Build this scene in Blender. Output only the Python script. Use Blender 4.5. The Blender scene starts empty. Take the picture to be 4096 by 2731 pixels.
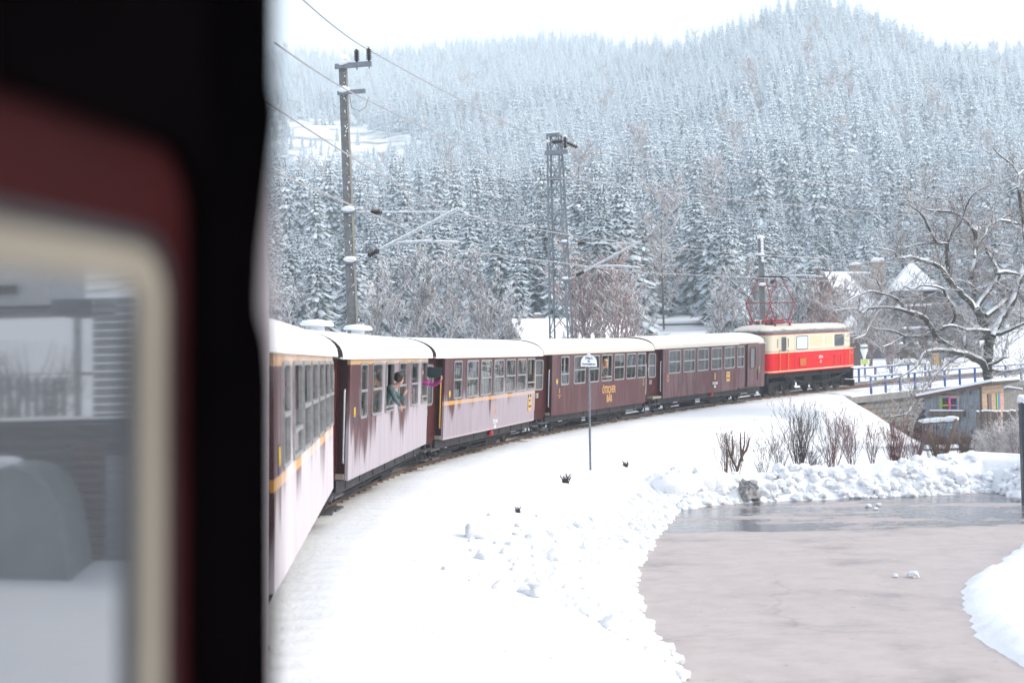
import bpy, math, random
import numpy as np
from mathutils import Vector, Matrix, noise as mnoise

random.seed(7); np.random.seed(7)
C = bpy.context.scene.collection
SC = bpy.context.scene
R_ = math.radians

# ------------------------------------------------------------------ camera, world, sun, exposure
FPX = 4096 / 36 * 50.0
CAMZ = 2.82
ROLL, PITCH = R_(1.6), math.atan(68.5 / FPX)
FWD = np.array([0, math.cos(PITCH), math.sin(PITCH)])
_up0 = np.array([0, -math.sin(PITCH), math.cos(PITCH)])
RGT = math.cos(ROLL) * np.array([1.0, 0, 0]) - math.sin(ROLL) * _up0
UPV = math.sin(ROLL) * np.array([1.0, 0, 0]) + math.cos(ROLL) * _up0
cam = bpy.data.cameras.new('camera'); cam.lens = 50; cam.sensor_width = 36
cam.clip_start = 0.02; cam.clip_end = 4000
cam.dof.use_dof = True; cam.dof.focus_distance = 48; cam.dof.aperture_fstop = 1.5
camo = bpy.data.objects.new('camera', cam); C.objects.link(camo)
camo.matrix_world = Matrix(((RGT[0], UPV[0], -FWD[0], 0), (RGT[1], UPV[1], -FWD[1], 0), (RGT[2], UPV[2], -FWD[2], CAMZ), (0, 0, 0, 1)))
SC.camera = camo

SUN_EL, SUN_AZ = R_(34), R_(98)        # azimuth measured from +Y towards +X
world = bpy.data.worlds.new('World'); SC.world = world; world.use_nodes = True
wn = world.node_tree; wn.nodes.clear()
sky = wn.nodes.new('ShaderNodeTexSky'); sky.sky_type = 'NISHITA'; sky.sun_disc = False
sky.sun_elevation = SUN_EL; sky.sun_rotation = SUN_AZ; sky.dust_density = 4.0
b1 = wn.nodes.new('ShaderNodeBackground'); b1.inputs[1].default_value = 0.11
b2 = wn.nodes.new('ShaderNodeBackground'); b2.inputs[0].default_value = (0.95, 0.975, 1.0, 1); b2.inputs[1].default_value = 0.64
ad = wn.nodes.new('ShaderNodeAddShader'); wo = wn.nodes.new('ShaderNodeOutputWorld')
wn.links.new(sky.outputs[0], b1.inputs[0]); wn.links.new(b1.outputs[0], ad.inputs[0]); wn.links.new(b2.outputs[0], ad.inputs[1]); wn.links.new(ad.outputs[0], wo.inputs[0])
sl = bpy.data.lights.new('sun', 'SUN'); sl.energy = 1.45; sl.angle = R_(16); sl.color = (1.0, 0.94, 0.86)
so = bpy.data.objects.new('sun', sl); C.objects.link(so)
so.rotation_euler = Vector((-math.sin(SUN_AZ) * math.cos(SUN_EL), -math.cos(SUN_AZ) * math.cos(SUN_EL), -math.sin(SUN_EL))).to_track_quat('-Z', 'Y').to_euler()
SC.view_settings.view_transform = 'Standard'; SC.view_settings.look = 'None'
SC.view_settings.gamma = 1.0; SC.view_settings.exposure = 0.42; SC.view_settings.use_curve_mapping = False
SC.cycles.use_denoising = True
SC.cycles.max_bounces = 6; SC.cycles.diffuse_bounces = 3; SC.cycles.glossy_bounces = 4; SC.cycles.transparent_max_bounces = 12; SC.cycles.volume_bounces = 3
HAZE_DENSITY = 0.00063

def ray(u, v):
    return FWD + RGT * ((u - 2048) / FPX) + UPV * ((1365.5 - v) / FPX)
def at(u, v, Y):
    d = ray(u, v); p = d * (Y / d[1]); return Vector((p[0], p[1], p[2] + CAMZ))
def at_z(u, v, z):
    d = ray(u, v); p = d * ((z - CAMZ) / d[2]); return Vector((p[0], p[1], z))

# ------------------------------------------------------------------ helpers: noise, mesh builder, objects
def vnoise(x, y, seed=0):
    x = np.asarray(x, float); y = np.asarray(y, float)
    xi = np.floor(x).astype(np.int64); yi = np.floor(y).astype(np.int64)
    xf = x - xi; yf = y - yi
    u = xf * xf * (3 - 2 * xf); v = yf * yf * (3 - 2 * yf)
    def h(a, b):
        n = (a * 374761393 + b * 668265263 + seed * 1442695041) & 0xFFFFFFFF
        n = ((n ^ (n >> 13)) * 1274126177) & 0xFFFFFFFF
        return ((n ^ (n >> 16)) & 0xFFFF) / 65535.0
    return (h(xi, yi) * (1 - u) + h(xi + 1, yi) * u) * (1 - v) + (h(xi, yi + 1) * (1 - u) + h(xi + 1, yi + 1) * u) * v
def fbm(x, y, o=4, seed=0):
    s = 0; a = 0.5; f = 1.0
    for i in range(o):
        s = s + a * (vnoise(np.asarray(x) * f, np.asarray(y) * f, seed + i) - 0.5); a *= 0.5; f *= 2.03
    return s
def smooth(t):
    t = np.clip(t, 0, 1); return t * t * (3 - 2 * t)

class MB:
    def __init__(s): s.v = []; s.f = []; s.m = []; s.sm = []
    def add(s, vs, fs, mi=0, smooth=False):
        b = len(s.v); s.v.extend([tuple(p) for p in vs])
        for f in fs: s.f.append([b + i for i in f]); s.m.append(mi); s.sm.append(smooth)
        return s
    def box(s, c, d, rot=None, mi=0):
        x, y, z = d[0] / 2, d[1] / 2, d[2] / 2
        vs = [Vector(p) for p in ((-x, -y, -z), (x, -y, -z), (x, y, -z), (-x, y, -z), (-x, -y, z), (x, -y, z), (x, y, z), (-x, y, z))]
        if rot is not None: vs = [rot @ p for p in vs]
        c = Vector(c)
        return s.add([p + c for p in vs], [(0, 3, 2, 1), (4, 5, 6, 7), (0, 1, 5, 4), (1, 2, 6, 5), (2, 3, 7, 6), (3, 0, 4, 7)], mi)
    def span(s, a, b, mi=0):
        return s.box([(a[i] + b[i]) / 2 for i in range(3)], [abs(b[i] - a[i]) for i in range(3)], None, mi)
    def beam(s, p, q, w, h=None, mi=0, up=(0, 0, 1)):
        p, q = Vector(p), Vector(q); h = h or w; d = q - p; L = d.length
        if L < 1e-6: return s
        x = d / L; upv = Vector(up)
        if abs(x.dot(upv)) > 0.98: upv = Vector((1, 0, 0))
        y = upv.cross(x).normalized(); z = x.cross(y)
        return s.box((p + q) / 2, (L, w, h), Matrix((x, y, z)).transposed(), mi)
    def tube(s, pts, r, n=6, mi=0, caps=True, sm=True):
        pts = [Vector(p) for p in pts]; k = len(pts)
        if not hasattr(r, '__len__'): r = [r] * k
        vs = []; ref = None
        for i, p in enumerate(pts):
            t = (pts[min(i + 1, k - 1)] - pts[max(i - 1, 0)])
            t = t.normalized() if t.length > 1e-9 else Vector((0, 0, 1))
            if ref is None:
                ref = Vector((0, 0, 1)) if abs(t.z) < 0.9 else Vector((1, 0, 0))
            a = (ref - t * ref.dot(t))
            if a.length < 1e-4: a = t.orthogonal()
            a.normalize(); ref = a; b = t.cross(a)
            for j in range(n):
                w = 2 * math.pi * j / n; vs.append(p + (a * math.cos(w) + b * math.sin(w)) * r[i])
        fs = [(i * n + j, i * n + (j + 1) % n, (i + 1) * n + (j + 1) % n, (i + 1) * n + j) for i in range(k - 1) for j in range(n)]
        s.add(vs, fs, mi, sm)
        if caps:
            s.add([vs[j] for j in range(n)], [tuple(range(n - 1, -1, -1))], mi); s.add([vs[(k - 1) * n + j] for j in range(n)], [tuple(range(n))], mi)
        return s
    def lathe(s, prof, n=16, c=(0, 0, 0), axis=(0, 0, 1), mi=0, sm=True):
        az = Vector(axis).normalized(); ax = az.orthogonal().normalized(); ay = az.cross(ax); c = Vector(c)
        vs = [c + az * z + (ax * math.cos(2 * math.pi * j / n) + ay * math.sin(2 * math.pi * j / n)) * r for r, z in prof for j in range(n)]
        fs = [(i * n + j, i * n + (j + 1) % n, (i + 1) * n + (j + 1) % n, (i + 1) * n + j) for i in range(len(prof) - 1) for j in range(n)]
        return s.add(vs, fs, mi, sm)
    def prism(s, loop, off, mi=0):
        """closed loop of points extruded along the vector off, with caps"""
        loop = [Vector(p) for p in loop]; off = Vector(off); n = len(loop)
        s.add(loop, [tuple(range(n - 1, -1, -1))], mi); s.add([p + off for p in loop], [tuple(range(n))], mi)
        return s.add(loop + [p + off for p in loop], [(i, (i + 1) % n, n + (i + 1) % n, n + i) for i in range(n)], mi)
    def ring(s, outer, inner, off, mi=0):
        """frame between two loops of equal length, thick along off"""
        o = [Vector(p) for p in outer]; i_ = [Vector(p) for p in inner]; off = Vector(off); n = len(o)
        vs = o + i_ + [p + off for p in o] + [p + off for p in i_]; fs = []
        for k in range(n):
            j = (k + 1) % n
            fs += [(k, j, n + j, n + k), (2 * n + j, 2 * n + k, 3 * n + k, 3 * n + j), (j, k, 2 * n + k, 2 * n + j), (n + k, n + j, 3 * n + j, 3 * n + k)]
        return s.add(vs, fs, mi)
    def blob(s, c, r, seed, sub=1, squash=0.8, amp=0.35, mi=0, sm=False):
        vs, fs = ICO[sub]; c = Vector(c); o = Vector((seed * 1.73, seed * 0.61, seed * 2.19)); out = []
        for p in vs:
            k = 1 + amp * mnoise.noise(p * 1.3 + o) + amp * 0.5 * mnoise.noise(p * 3.1 + o)
            out.append(c + Vector((p.x * k * r, p.y * k * r, p.z * k * r * squash)))
        return s.add(out, fs, mi, sm)
    def mesh(s, name, mats):
        me = bpy.data.meshes.new(name); me.from_pydata(s.v, [], s.f)
        for m in (mats if isinstance(mats, (list, tuple)) else [mats]): me.materials.append(m)
        me.polygons.foreach_set('material_index', s.m); me.polygons.foreach_set('use_smooth', s.sm)
        me.update(); return me
def _ico():
    t = (1 + 5 ** 0.5) / 2
    v = [Vector(p).normalized() for p in ((-1, t, 0), (1, t, 0), (-1, -t, 0), (1, -t, 0), (0, -1, t), (0, 1, t), (0, -1, -t), (0, 1, -t), (t, 0, -1), (t, 0, 1), (-t, 0, -1), (-t, 0, 1))]
    f = [(0, 11, 5), (0, 5, 1), (0, 1, 7), (0, 7, 10), (0, 10, 11), (1, 5, 9), (5, 11, 4), (11, 10, 2), (10, 7, 6), (7, 1, 8), (3, 9, 4), (3, 4, 2), (3, 2, 6), (3, 6, 8), (3, 8, 9), (4, 9, 5), (2, 4, 11), (6, 2, 10), (8, 6, 7), (9, 8, 1)]
    res = [(v, f)]
    for _ in range(3):
        v = list(v); cache = {}; nf = []
        def mid(a, b):
            k = (min(a, b), max(a, b))
            if k not in cache: v.append(((v[a] + v[b]) / 2).normalized()); cache[k] = len(v) - 1
            return cache[k]
        for a, b, c in f:
            x, y, z = mid(a, b), mid(b, c), mid(c, a); nf += [(a, x, z), (b, y, x), (c, z, y), (x, y, z)]
        f = nf; res.append((v, f))
    return res
ICO = _ico()

def put(name, me, parent=None, matrix=None, **props):
    o = bpy.data.objects.new(name, me); C.objects.link(o)
    if parent is not None: o.parent = parent
    if matrix is not None: o.matrix_local = matrix
    for k, v in props.items(): o[k] = v
    return o
def part(name, mb, mat, parent, matrix=None, **props):
    return put(name, mb.mesh(name, mat), parent, matrix, **props)
def tag(o, label, cat, group=None):
    o['label'] = label; o['category'] = cat
    if group: o['group'] = group
    return o
def thing(name, label, cat, group=None, loc=(0, 0, 0), matrix=None):
    o = bpy.data.objects.new(name, None); C.objects.link(o)
    if matrix is not None: o.matrix_world = matrix
    else: o.location = loc
    return tag(o, label, cat, group)
def single(name, mb, mat, label, cat, group=None, matrix=None):
    return tag(put(name, mb.mesh(name, mat), None, matrix), label, cat, group)
def copy_tree(src, parent=None, matrix=None):
    c = src.copy(); C.objects.link(c); c.parent = parent
    if matrix is not None: c.matrix_world = matrix
    for ch in KIDS.get(src.name, []): copy_tree(ch, c)
    return c
KIDS = {}
def kids(o, *ch): KIDS.setdefault(o.name, []).extend(ch)
def rrect(x0, x1, z0, z1, r, y, n=4):
    pts = []
    for cx_, cz_, a0 in ((x1 - r, z0 + r, -90), (x1 - r, z1 - r, 0), (x0 + r, z1 - r, 90), (x0 + r, z0 + r, 180)):
        for k in range(n + 1):
            a = R_(a0 + 90 * k / n); pts.append((cx_ + r * math.cos(a), y, cz_ + r * math.sin(a)))
    return pts

# ------------------------------------------------------------------ materials
class NT:
    def __init__(s, name):
        s.mat = bpy.data.materials.new(name); s.mat.use_nodes = True; s.t = s.mat.node_tree; s.t.nodes.clear()
        s.out = s.t.nodes.new('ShaderNodeOutputMaterial')
    def n(s, kind, **kw):
        nd = s.t.nodes.new(kind)
        for k, v in kw.items(): setattr(nd, k, v)
        return nd
    def link(s, a, b): s.t.links.new(a, b)
    def val(s, sock, v):
        if hasattr(v, 'links') or isinstance(v, bpy.types.NodeSocket): s.link(v, sock)
        else: sock.default_value = v
    def math(s, op, a, b=0.0, c=None, clamp=False):
        nd = s.n('ShaderNodeMath', operation=op); nd.use_clamp = clamp
        s.val(nd.inputs[0], a); s.val(nd.inputs[1], b)
        if c is not None: s.val(nd.inputs[2], c)
        return nd.outputs[0]
    def ramp(s, v, a, b):            # smoothstep
        nd = s.n('ShaderNodeMapRange', interpolation_type='SMOOTHSTEP'); s.val(nd.inputs[0], v); nd.inputs[1].default_value = a; nd.inputs[2].default_value = b
        return nd.outputs[0]
    def noise(s, scale=5, detail=3, vec=None, rough=0.55):
        nd = s.n('ShaderNodeTexNoise'); nd.inputs['Scale'].default_value = scale; nd.inputs['Detail'].default_value = detail; nd.inputs['Roughness'].default_value = rough
        if vec is not None: s.link(vec, nd.inputs['Vector'])
        return nd.outputs['Fac']
    def coord(s, which='Object'):
        if which == 'World':
            return s.n('ShaderNodeNewGeometry').outputs['Position']
        return s.n('ShaderNodeTexCoord').outputs[which]
    def scaled(s, vec, sc):
        m = s.n('ShaderNodeMapping'); s.link(vec, m.inputs[0]); m.inputs['Scale'].default_value = sc; return m.outputs[0]
    def sep(s, vec):
        nd = s.n('ShaderNodeSeparateXYZ'); s.link(vec, nd.inputs[0]); return nd.outputs
    def mix(s, f, a, b):
        nd = s.n('ShaderNodeMix', data_type='RGBA'); s.val(nd.inputs[0], f)
        for k, c in ((6, a), (7, b)):
            if isinstance(c, (tuple, list)): nd.inputs[k].default_value = (*c, 1)
            else: s.link(c, nd.inputs[k])
        return nd.outputs[2]
    def bump(s, h, strength=0.3, dist=0.05):
        nd = s.n('ShaderNodeBump'); nd.inputs['Strength'].default_value = strength; nd.inputs['Distance'].default_value = dist; s.link(h, nd.inputs['Height']); return nd.outputs[0]
    def bsdf(s, col, rough=0.6, metal=0.0, normal=None, ior=1.45, spec=None, coat=0.0):
        p = s.n('ShaderNodeBsdfPrincipled')
        if isinstance(col, (tuple, list)): p.inputs['Base Color'].default_value = (*col, 1)
        else: s.link(col, p.inputs['Base Color'])
        s.val(p.inputs['Roughness'], rough); p.inputs['Metallic'].default_value = metal; p.inputs['IOR'].default_value = ior
        if spec is not None: p.inputs['Specular IOR Level'].default_value = spec
        if coat: p.inputs['Coat Weight'].default_value = coat
        if normal is not None: s.link(normal, p.inputs['Normal'])
        s.link(p.outputs[0], s.out.inputs[0]); return s.mat

def plain(name, col, rough=0.6, metal=0.0, var=0.25, scale=6, bump=0.0, stretch=(1, 1, 1), spec=None, coat=0.0):
    t = NT(name); vec = t.scaled(t.coord(), stretch); nz = t.noise(scale, 4, vec)
    lo = tuple(c * (1 - var) for c in col); hi = tuple(min(1, c * (1 + var)) for c in col)
    c = t.mix(t.ramp(nz, 0.3, 0.7), lo, hi)
    return t.bsdf(c, rough, metal, t.bump(nz, bump, 0.03) if bump else None, spec=spec, coat=coat)
SNOWC = (0.86, 0.89, 0.93)
def snowy(name, col, a=0.25, b=0.55, scale=3.0, amount=0.5, rough=0.7, var=0.3, snow=SNOWC, altitude=None):
    """dark body colour with snow lying on whatever faces up; the snow edge is broken by noise"""
    t = NT(name); geo = t.n('ShaderNodeNewGeometry'); nz = t.noise(scale, 3, t.coord())
    z = t.sep(geo.outputs['Normal'])[2]
    k = t.math('MULTIPLY_ADD', t.math('SUBTRACT', nz, 0.5), amount, z)
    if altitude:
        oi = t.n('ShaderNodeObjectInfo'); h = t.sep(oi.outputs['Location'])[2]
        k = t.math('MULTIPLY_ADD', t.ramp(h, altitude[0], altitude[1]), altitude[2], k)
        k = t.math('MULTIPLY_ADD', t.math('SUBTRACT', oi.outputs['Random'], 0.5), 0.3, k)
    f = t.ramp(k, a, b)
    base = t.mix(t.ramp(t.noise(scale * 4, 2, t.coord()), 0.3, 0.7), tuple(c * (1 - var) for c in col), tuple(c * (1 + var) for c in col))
    if altitude: base = t.mix(t.math('MULTIPLY', t.ramp(h, altitude[0], altitude[1] * 1.6), 0.95), base, (0.53, 0.615, 0.685)); snow = t.mix(t.ramp(h, altitude[0], altitude[1] * 1.6), snow, (0.80, 0.86, 0.91))  # frost whitens with height; the pale tone also paints in distance haze
    return t.bsdf(t.mix(f, base, snow), rough)

M = {}
def snow_mat(name, scale=2.2, bump=0.25, dirt=0.0):
    t = NT(name); vec = t.coord('World'); n1 = t.noise(scale, 6, vec, 0.65); n2 = t.noise(0.35, 3, vec)
    c = t.mix(t.ramp(n2, 0.35, 0.7), (0.77, 0.80, 0.845), (0.82, 0.84, 0.87))
    if dirt: c = t.mix(t.math('MULTIPLY', t.ramp(n1, 0.5, 0.75), dirt), c, (0.35, 0.34, 0.33))
    h = t.math('ADD', n1, t.math('MULTIPLY', t.noise(scale * 9, 4, vec), 0.35))
    return t.bsdf(c, 0.75, 0, t.bump(h, bump, 0.12), spec=0.2)
M['snow'] = snow_mat('snow', 1.1, 0.32)
M['snow_clod'] = snow_mat('snow_clod', 4.0, 0.5)
M['snow_dirty'] = snow_mat('snow_dirty', 5.0, 0.5, 0.8)
M['roof_snow'] = snow_mat('roof_snow', 1.5, 0.12)
def cream_roof():
    t = NT('roof_cream'); vec = t.coord(); n1 = t.noise(2.0, 5, vec)
    geo = t.n('ShaderNodeNewGeometry'); z = t.sep(geo.outputs['Normal'])[2]
    k = t.math('MULTIPLY_ADD', t.math('SUBTRACT', n1, 0.5), 0.35, z)
    c = t.mix(t.ramp(k, 0.25, 0.6), (0.50, 0.475, 0.43), (0.74, 0.71, 0.65))
    return t.bsdf(c, 0.6, 0, t.bump(n1, 0.1, 0.05))
M['roof_cream'] = cream_roof()
M['maroon'] = plain('maroon_paint', (0.062, 0.013, 0.014), 0.45, var=0.2, scale=3, spec=.2)
M['maroon_dark'] = plain('dark_and_shaded_maroon', (0.030, 0.009, 0.012), 0.4, var=0.2, scale=3)  # darker maroon; on end walls and roof ends it paints in their shade
M['black'] = plain('underframe_black', (0.011, 0.011, 0.013), 0.7, var=0.4, scale=8, spec=.2)
M['solebar'] = plain('solebar_grey', (0.030, 0.027, 0.032), 0.6, var=0.3, scale=5, spec=.2)
M['wheel'] = plain('wheel_steel', (0.05, 0.047, 0.05), 0.5, 0.3, var=0.4, scale=9)
M['alu'] = plain('aluminium', (0.30, 0.305, 0.31), 0.4, 0.4, var=0.12, scale=12)
M['steel'] = plain('galvanised_steel', (0.17, 0.195, 0.22), 0.45, 0.35, var=0.2, scale=9)
M['rail_yellow'] = plain('yellow_paint', (0.62, 0.33, 0.05), 0.4, var=0.1)
M['silver'] = plain('silver_rail', (0.52, 0.55, 0.58), 0.3, 0.5, var=0.1)
M['step'] = plain('step_tread', (0.07, 0.072, 0.078), 0.6, 0.1, var=0.4, scale=10)
M['red_lamp'] = plain('red_lamp_glass', (0.45, 0.015, 0.02), 0.2, var=0.1)
M['tan'] = plain('tan_print', (0.50, 0.28, 0.10), 0.6, var=0.08)
M['white_print'] = plain('white_print', (0.72, 0.72, 0.74), 0.6, var=0.06)
M['sign_white'] = plain('sign_white', (0.82, 0.84, 0.86), 0.4, var=0.03)
M['sign_blue'] = plain('sign_blue_print', (0.02, 0.06, 0.17), 0.5, var=0.1)
M['sign_fade'] = plain('sign_faded_print', (0.28, 0.36, 0.48), 0.5, var=0.15)
M['yellow'] = plain('yellow_print', (0.75, 0.52, 0.04), 0.5, var=0.05)
M['blue_print'] = plain('blue_print', (0.015, 0.06, 0.18), 0.5, var=0.05)
M['board'] = plain('board_ochre', (0.55, 0.32, 0.10), 0.5, var=0.08)
M['ink'] = plain('dark_print', (0.02, 0.015, 0.012), 0.6, var=0.1)
M['seat'] = plain('seat_cloth', (0.10, 0.055, 0.035), 0.8, var=0.2)
M['lining'] = plain('coach_lining', (0.30, 0.27, 0.22), 0.7, var=0.1)
M['curtain'] = plain('curtain_cloth', (0.30, 0.31, 0.30), 0.8, var=0.2, stretch=(8, 8, 0.3))
M['rail_rust'] = plain('rusty_rail', (0.13, 0.075, 0.05), 0.6, 0.2, var=0.35, scale=14)
M['sleeper'] = snowy('sleeper_timber', (0.10, 0.065, 0.045), 0.75, 1.05, 6, 0.7)
M['concrete'] = plain('mast_concrete', (0.15, 0.155, 0.16), 0.8, var=0.2, scale=7, bump=0.2)
M['bracket'] = snowy('bracket_tube', (0.42, 0.45, 0.48), 0.2, 0.6, 4, 0.3, 0.4)
M['insulator'] = plain('insulator_brown', (0.03, 0.016, 0.02), 0.2, var=0.2)
M['cable'] = plain('cable_grey', (0.34, 0.33, 0.35), 0.5, 0.2, var=0.1)
M['snowcap'] = snow_mat('snow_cap', 6, 0.3)
M['loco_red'] = None

def thin_glass(name, tint=(0.55, 0.64, 0.64), dirt=0.07, ior=1.55):
    t = NT(name); tr = t.n('ShaderNodeBsdfTransparent'); tr.inputs[0].default_value = (*tint, 1)
    gl = t.n('ShaderNodeBsdfGlossy'); gl.inputs['Roughness'].default_value = 0.02; gl.inputs['Color'].default_value = (1, 1, 1, 1)
    fr = t.n('ShaderNodeFresnel'); fr.inputs[0].default_value = ior
    df = t.n('ShaderNodeBsdfDiffuse'); df.inputs[0].default_value = (0.55, 0.57, 0.60, 1)
    n1 = t.noise(2.5, 4, t.scaled(t.coord(), (5, 5, 0.8)))
    bm = t.bump(t.noise(0.9, 2, t.coord()), 0.02, 0.1); t.link(bm, gl.inputs['Normal'])
    m1 = t.n('ShaderNodeMixShader'); t.link(t.math('MULTIPLY', fr.outputs[0], 0.85, clamp=True), m1.inputs[0]); t.link(tr.outputs[0], m1.inputs[1]); t.link(gl.outputs[0], m1.inputs[2])
    m2 = t.n('ShaderNodeMixShader'); t.link(t.math('MULTIPLY', t.ramp(n1, 0.4, 0.8), dirt), m2.inputs[0]); t.link(m1.outputs[0], m2.inputs[1]); t.link(df.outputs[0], m2.inputs[2])
    t.link(m2.outputs[0], t.out.inputs[0]); return t.mat
M['glass'] = thin_glass('window_glass')
M['glass_far'] = thin_glass('far_window_glass', (0.30, 0.36, 0.36), .05)
M['glass_frosty'] = thin_glass('frosted_window_glass', dirt=0.55)
def mirror_glass():
    t = NT('dark_door_glass'); vec = t.coord()
    return t.bsdf(t.mix(t.noise(3, 3, vec), (0.05, 0.056, 0.066), (0.075, 0.082, 0.093)), 0.03, 0, ior=3.2, spec=0.5)
M['mirror_glass'] = mirror_glass()
M['door_glass'] = plain('ribbed_door_glass', (0.10, 0.105, 0.115), 0.25, var=.3, scale=30, spec=.4)
M['dark_glass'] = plain('dark_window_glass', (0.02, 0.024, 0.028), 0.04, var=0.3, spec=0.8)

def coach_paint(name, frost, top=None, band=None, line=None, frost_top=0.0, seed=0.0, rime=(0.46, 0.43, 0.49), veil=1.0, cover=0.9):
    """maroon coach side with painted bands and wind-blown frost that ends in drips"""
    t = NT(name); vec = t.coord(); xyz = t.sep(vec); z = xyz[2]
    n0 = t.noise(4, 3, t.scaled(vec, (1, 1, 0.4)))
    col = t.mix(t.ramp(n0, 0.3, 0.7), (0.060, 0.0135, 0.0150), (0.078, 0.020, 0.022))
    def zband(a, b, c):
        f = t.math('MULTIPLY', t.math('GREATER_THAN', z, a), t.math('LESS_THAN', z, b))
        return t.mix(f, col, c)
    if top: col = zband(*top)
    if band: col = zband(*band)
    if line: col = zband(*line)
    def strk(sc, zs, det, off):
        mp = t.n('ShaderNodeMapping'); t.link(vec, mp.inputs[0]); mp.inputs['Scale'].default_value = (1, 1, zs); mp.inputs['Location'].default_value = (seed + off, 0, seed * .3)
        return t.math('SUBTRACT', t.noise(sc, det, mp.outputs[0], 0.6), 0.5)
    drip = strk(4.2, 0.07, 5, 0); mid = strk(2.3, 0.12, 3, 7); wide = strk(0.55, 0.3, 2, 13); fine = t.math('ADD', strk(9, 0.08, 5, 3), 0.5)
    k = t.math('ADD', t.math('MULTIPLY', drip, 1.3), t.math('ADD', t.math('MULTIPLY', mid, 1.7), t.math('MULTIPLY', wide, 3.4)))
    edge = t.math('SUBTRACT', t.math('ADD', frost, k), z)           # frost is the height its edge reaches
    f = t.math('MULTIPLY', t.math('MULTIPLY', t.ramp(edge, -0.30, 0.30), t.math('MULTIPLY_ADD', fine, 0.5, 0.72), clamp=True), cover)
    if frost_top:
        f2 = t.math('MULTIPLY', t.ramp(t.math('ADD', t.math('SUBTRACT', z, 2.72), t.math('MULTIPLY', k, 0.5)), 0.0, 0.3), frost_top)
        f3 = t.math('MULTIPLY', t.ramp(t.math('ADD', fine, t.math('MULTIPLY', k, 0.40)), 0.30, 0.72), frost_top * 0.9)
        f = t.math('MAXIMUM', f, t.math('MAXIMUM', t.math('MULTIPLY', f2, veil), f3))
    f = t.math('MAXIMUM', f, t.math('MULTIPLY', t.ramp(fine, 0.45, 0.8), 0.04 + 0.12 * (frost > 1)))
    f = t.math('MULTIPLY', f, t.math('MULTIPLY_ADD', fine, 0.30, 0.80), clamp=True)
    c = t.mix(f, col, rime)
    return t.bsdf(c, t.math('MULTIPLY_ADD', f, 0.35, 0.42), 0, t.bump(f, 0.12, 0.02), spec=0.2)

def text_mesh(txt, size, mat, bold=0.0, depth=0.004, align='CENTER'):
    cu = bpy.data.curves.new('lettering', 'FONT'); cu.body = txt; cu.size = size; cu.align_x = align; cu.offset = bold; cu.extrude = depth; cu.resolution_u = 2
    o = bpy.data.objects.new('lettering_tmp', cu); C.objects.link(o)
    dg = bpy.context.evaluated_depsgraph_get(); me = bpy.data.meshes.new_from_object(o.evaluated_get(dg))
    bpy.data.objects.remove(o); me.materials.clear(); me.materials.append(mat); me.name = 'lettering'
    return me
FACE_RIGHT = Matrix.Rotation(math.pi / 2, 4, 'X')           # reads along +x, faces -y
def lettering(txt, size, mat, parent, x, y, z, bold=0.0, sx=1.0, name='lettering'):
    return put(name, text_mesh(txt, size, mat, bold), parent, Matrix.Translation((x, y, z)) @ FACE_RIGHT @ Matrix.Diagonal((sx, 1, 1, 1)))

# ------------------------------------------------------------------ track geometry
TC, TR = np.array([80.19, 25.01]), 84.48
TH0 = R_(-8.5)
def track(th_deg=None, d=0.0, s=None):
    th = R_(th_deg) if s is None else s / TR
    if th >= TH0:
        return np.array([TC[0] - (TR - d) * math.cos(th), TC[1] + (TR - d) * math.sin(th)]), th
    e = (th - TH0) * TR
    return np.array([TC[0] - (TR - d) * math.cos(TH0) + e * math.sin(TH0), TC[1] + (TR - d) * math.sin(TH0) + e * math.cos(TH0)]), TH0
def rail_z(s): return np.interp(s, [-60, 24, 30, 38.6, 42, 53, 60, 80, 120, 180], [0, 0, .03, .11, .17, .37, .52, .90, 1.7, 2.6])
def sd(x, y):
    """arc position s and offset d (positive to the inner side) of a ground point"""
    x = np.asarray(x, float); y = np.asarray(y, float)
    dx, dy = TC[0] - x, y - TC[1]; th = np.arctan2(dy, dx); d = TR - np.hypot(dx, dy); s = th * TR
    p0 = np.array([TC[0] - TR * math.cos(TH0), TC[1] + TR * math.sin(TH0)])
    e = (x - p0[0]) * math.sin(TH0) + (y - p0[1]) * math.cos(TH0); d2 = (x - p0[0]) * math.cos(TH0) - (y - p0[1]) * math.sin(TH0)
    st = e < 0
    return np.where(st, TH0 * TR + e, s), np.where(st, d2, d)

k_ = 4096 / 2352
LOT_PX = [(1560, 1568), (1500, 1500), (1452, 1400), (1442, 1330), (1470, 1270), (1510, 1215), (1550, 1172), (1640, 1160), (1750, 1152), (1900, 1146), (2100, 1139), (2290, 1130), (2350, 1150), (2460, 1200), (2352, 1250), (2300, 1290), (2215, 1340), (2208, 1390), (2245, 1470), (2300, 1510), (2400, 1560), (2500, 1700), (1640, 1700)]
LOTZ = -1.6
LOT = np.array([tuple(at_z(u * k_, v * k_, LOTZ))[:2] for u, v in LOT_PX])
def lot_dist(x, y):
    """signed distance to the cleared yard, negative inside"""
    x = np.asarray(x, float); y = np.asarray(y, float); best = np.full(x.shape, 1e9); ins = np.zeros(x.shape, bool)
    for i in range(len(LOT)):
        a, b = LOT[i], LOT[(i + 1) % len(LOT)]; ab = b - a
        t = np.clip(((x - a[0]) * ab[0] + (y - a[1]) * ab[1]) / (ab @ ab), 0, 1)
        best = np.minimum(best, np.hypot(x - a[0] - t * ab[0], y - a[1] - t * ab[1]))
        c = ((a[1] > y) != (b[1] > y)); xx = (b[0] - a[0]) * (y - a[1]) / (b[1] - a[1] + 1e-12) + a[0]
        ins ^= c & (x < xx)
    return np.where(ins, -best, best)
RIDGE_U = [-1500, 300, 1110, 1500, 1900, 2200, 2500, 2700, 2900, 3100, 3250, 3450, 3600, 3800, 3950, 4096, 5000, 6500]
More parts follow.
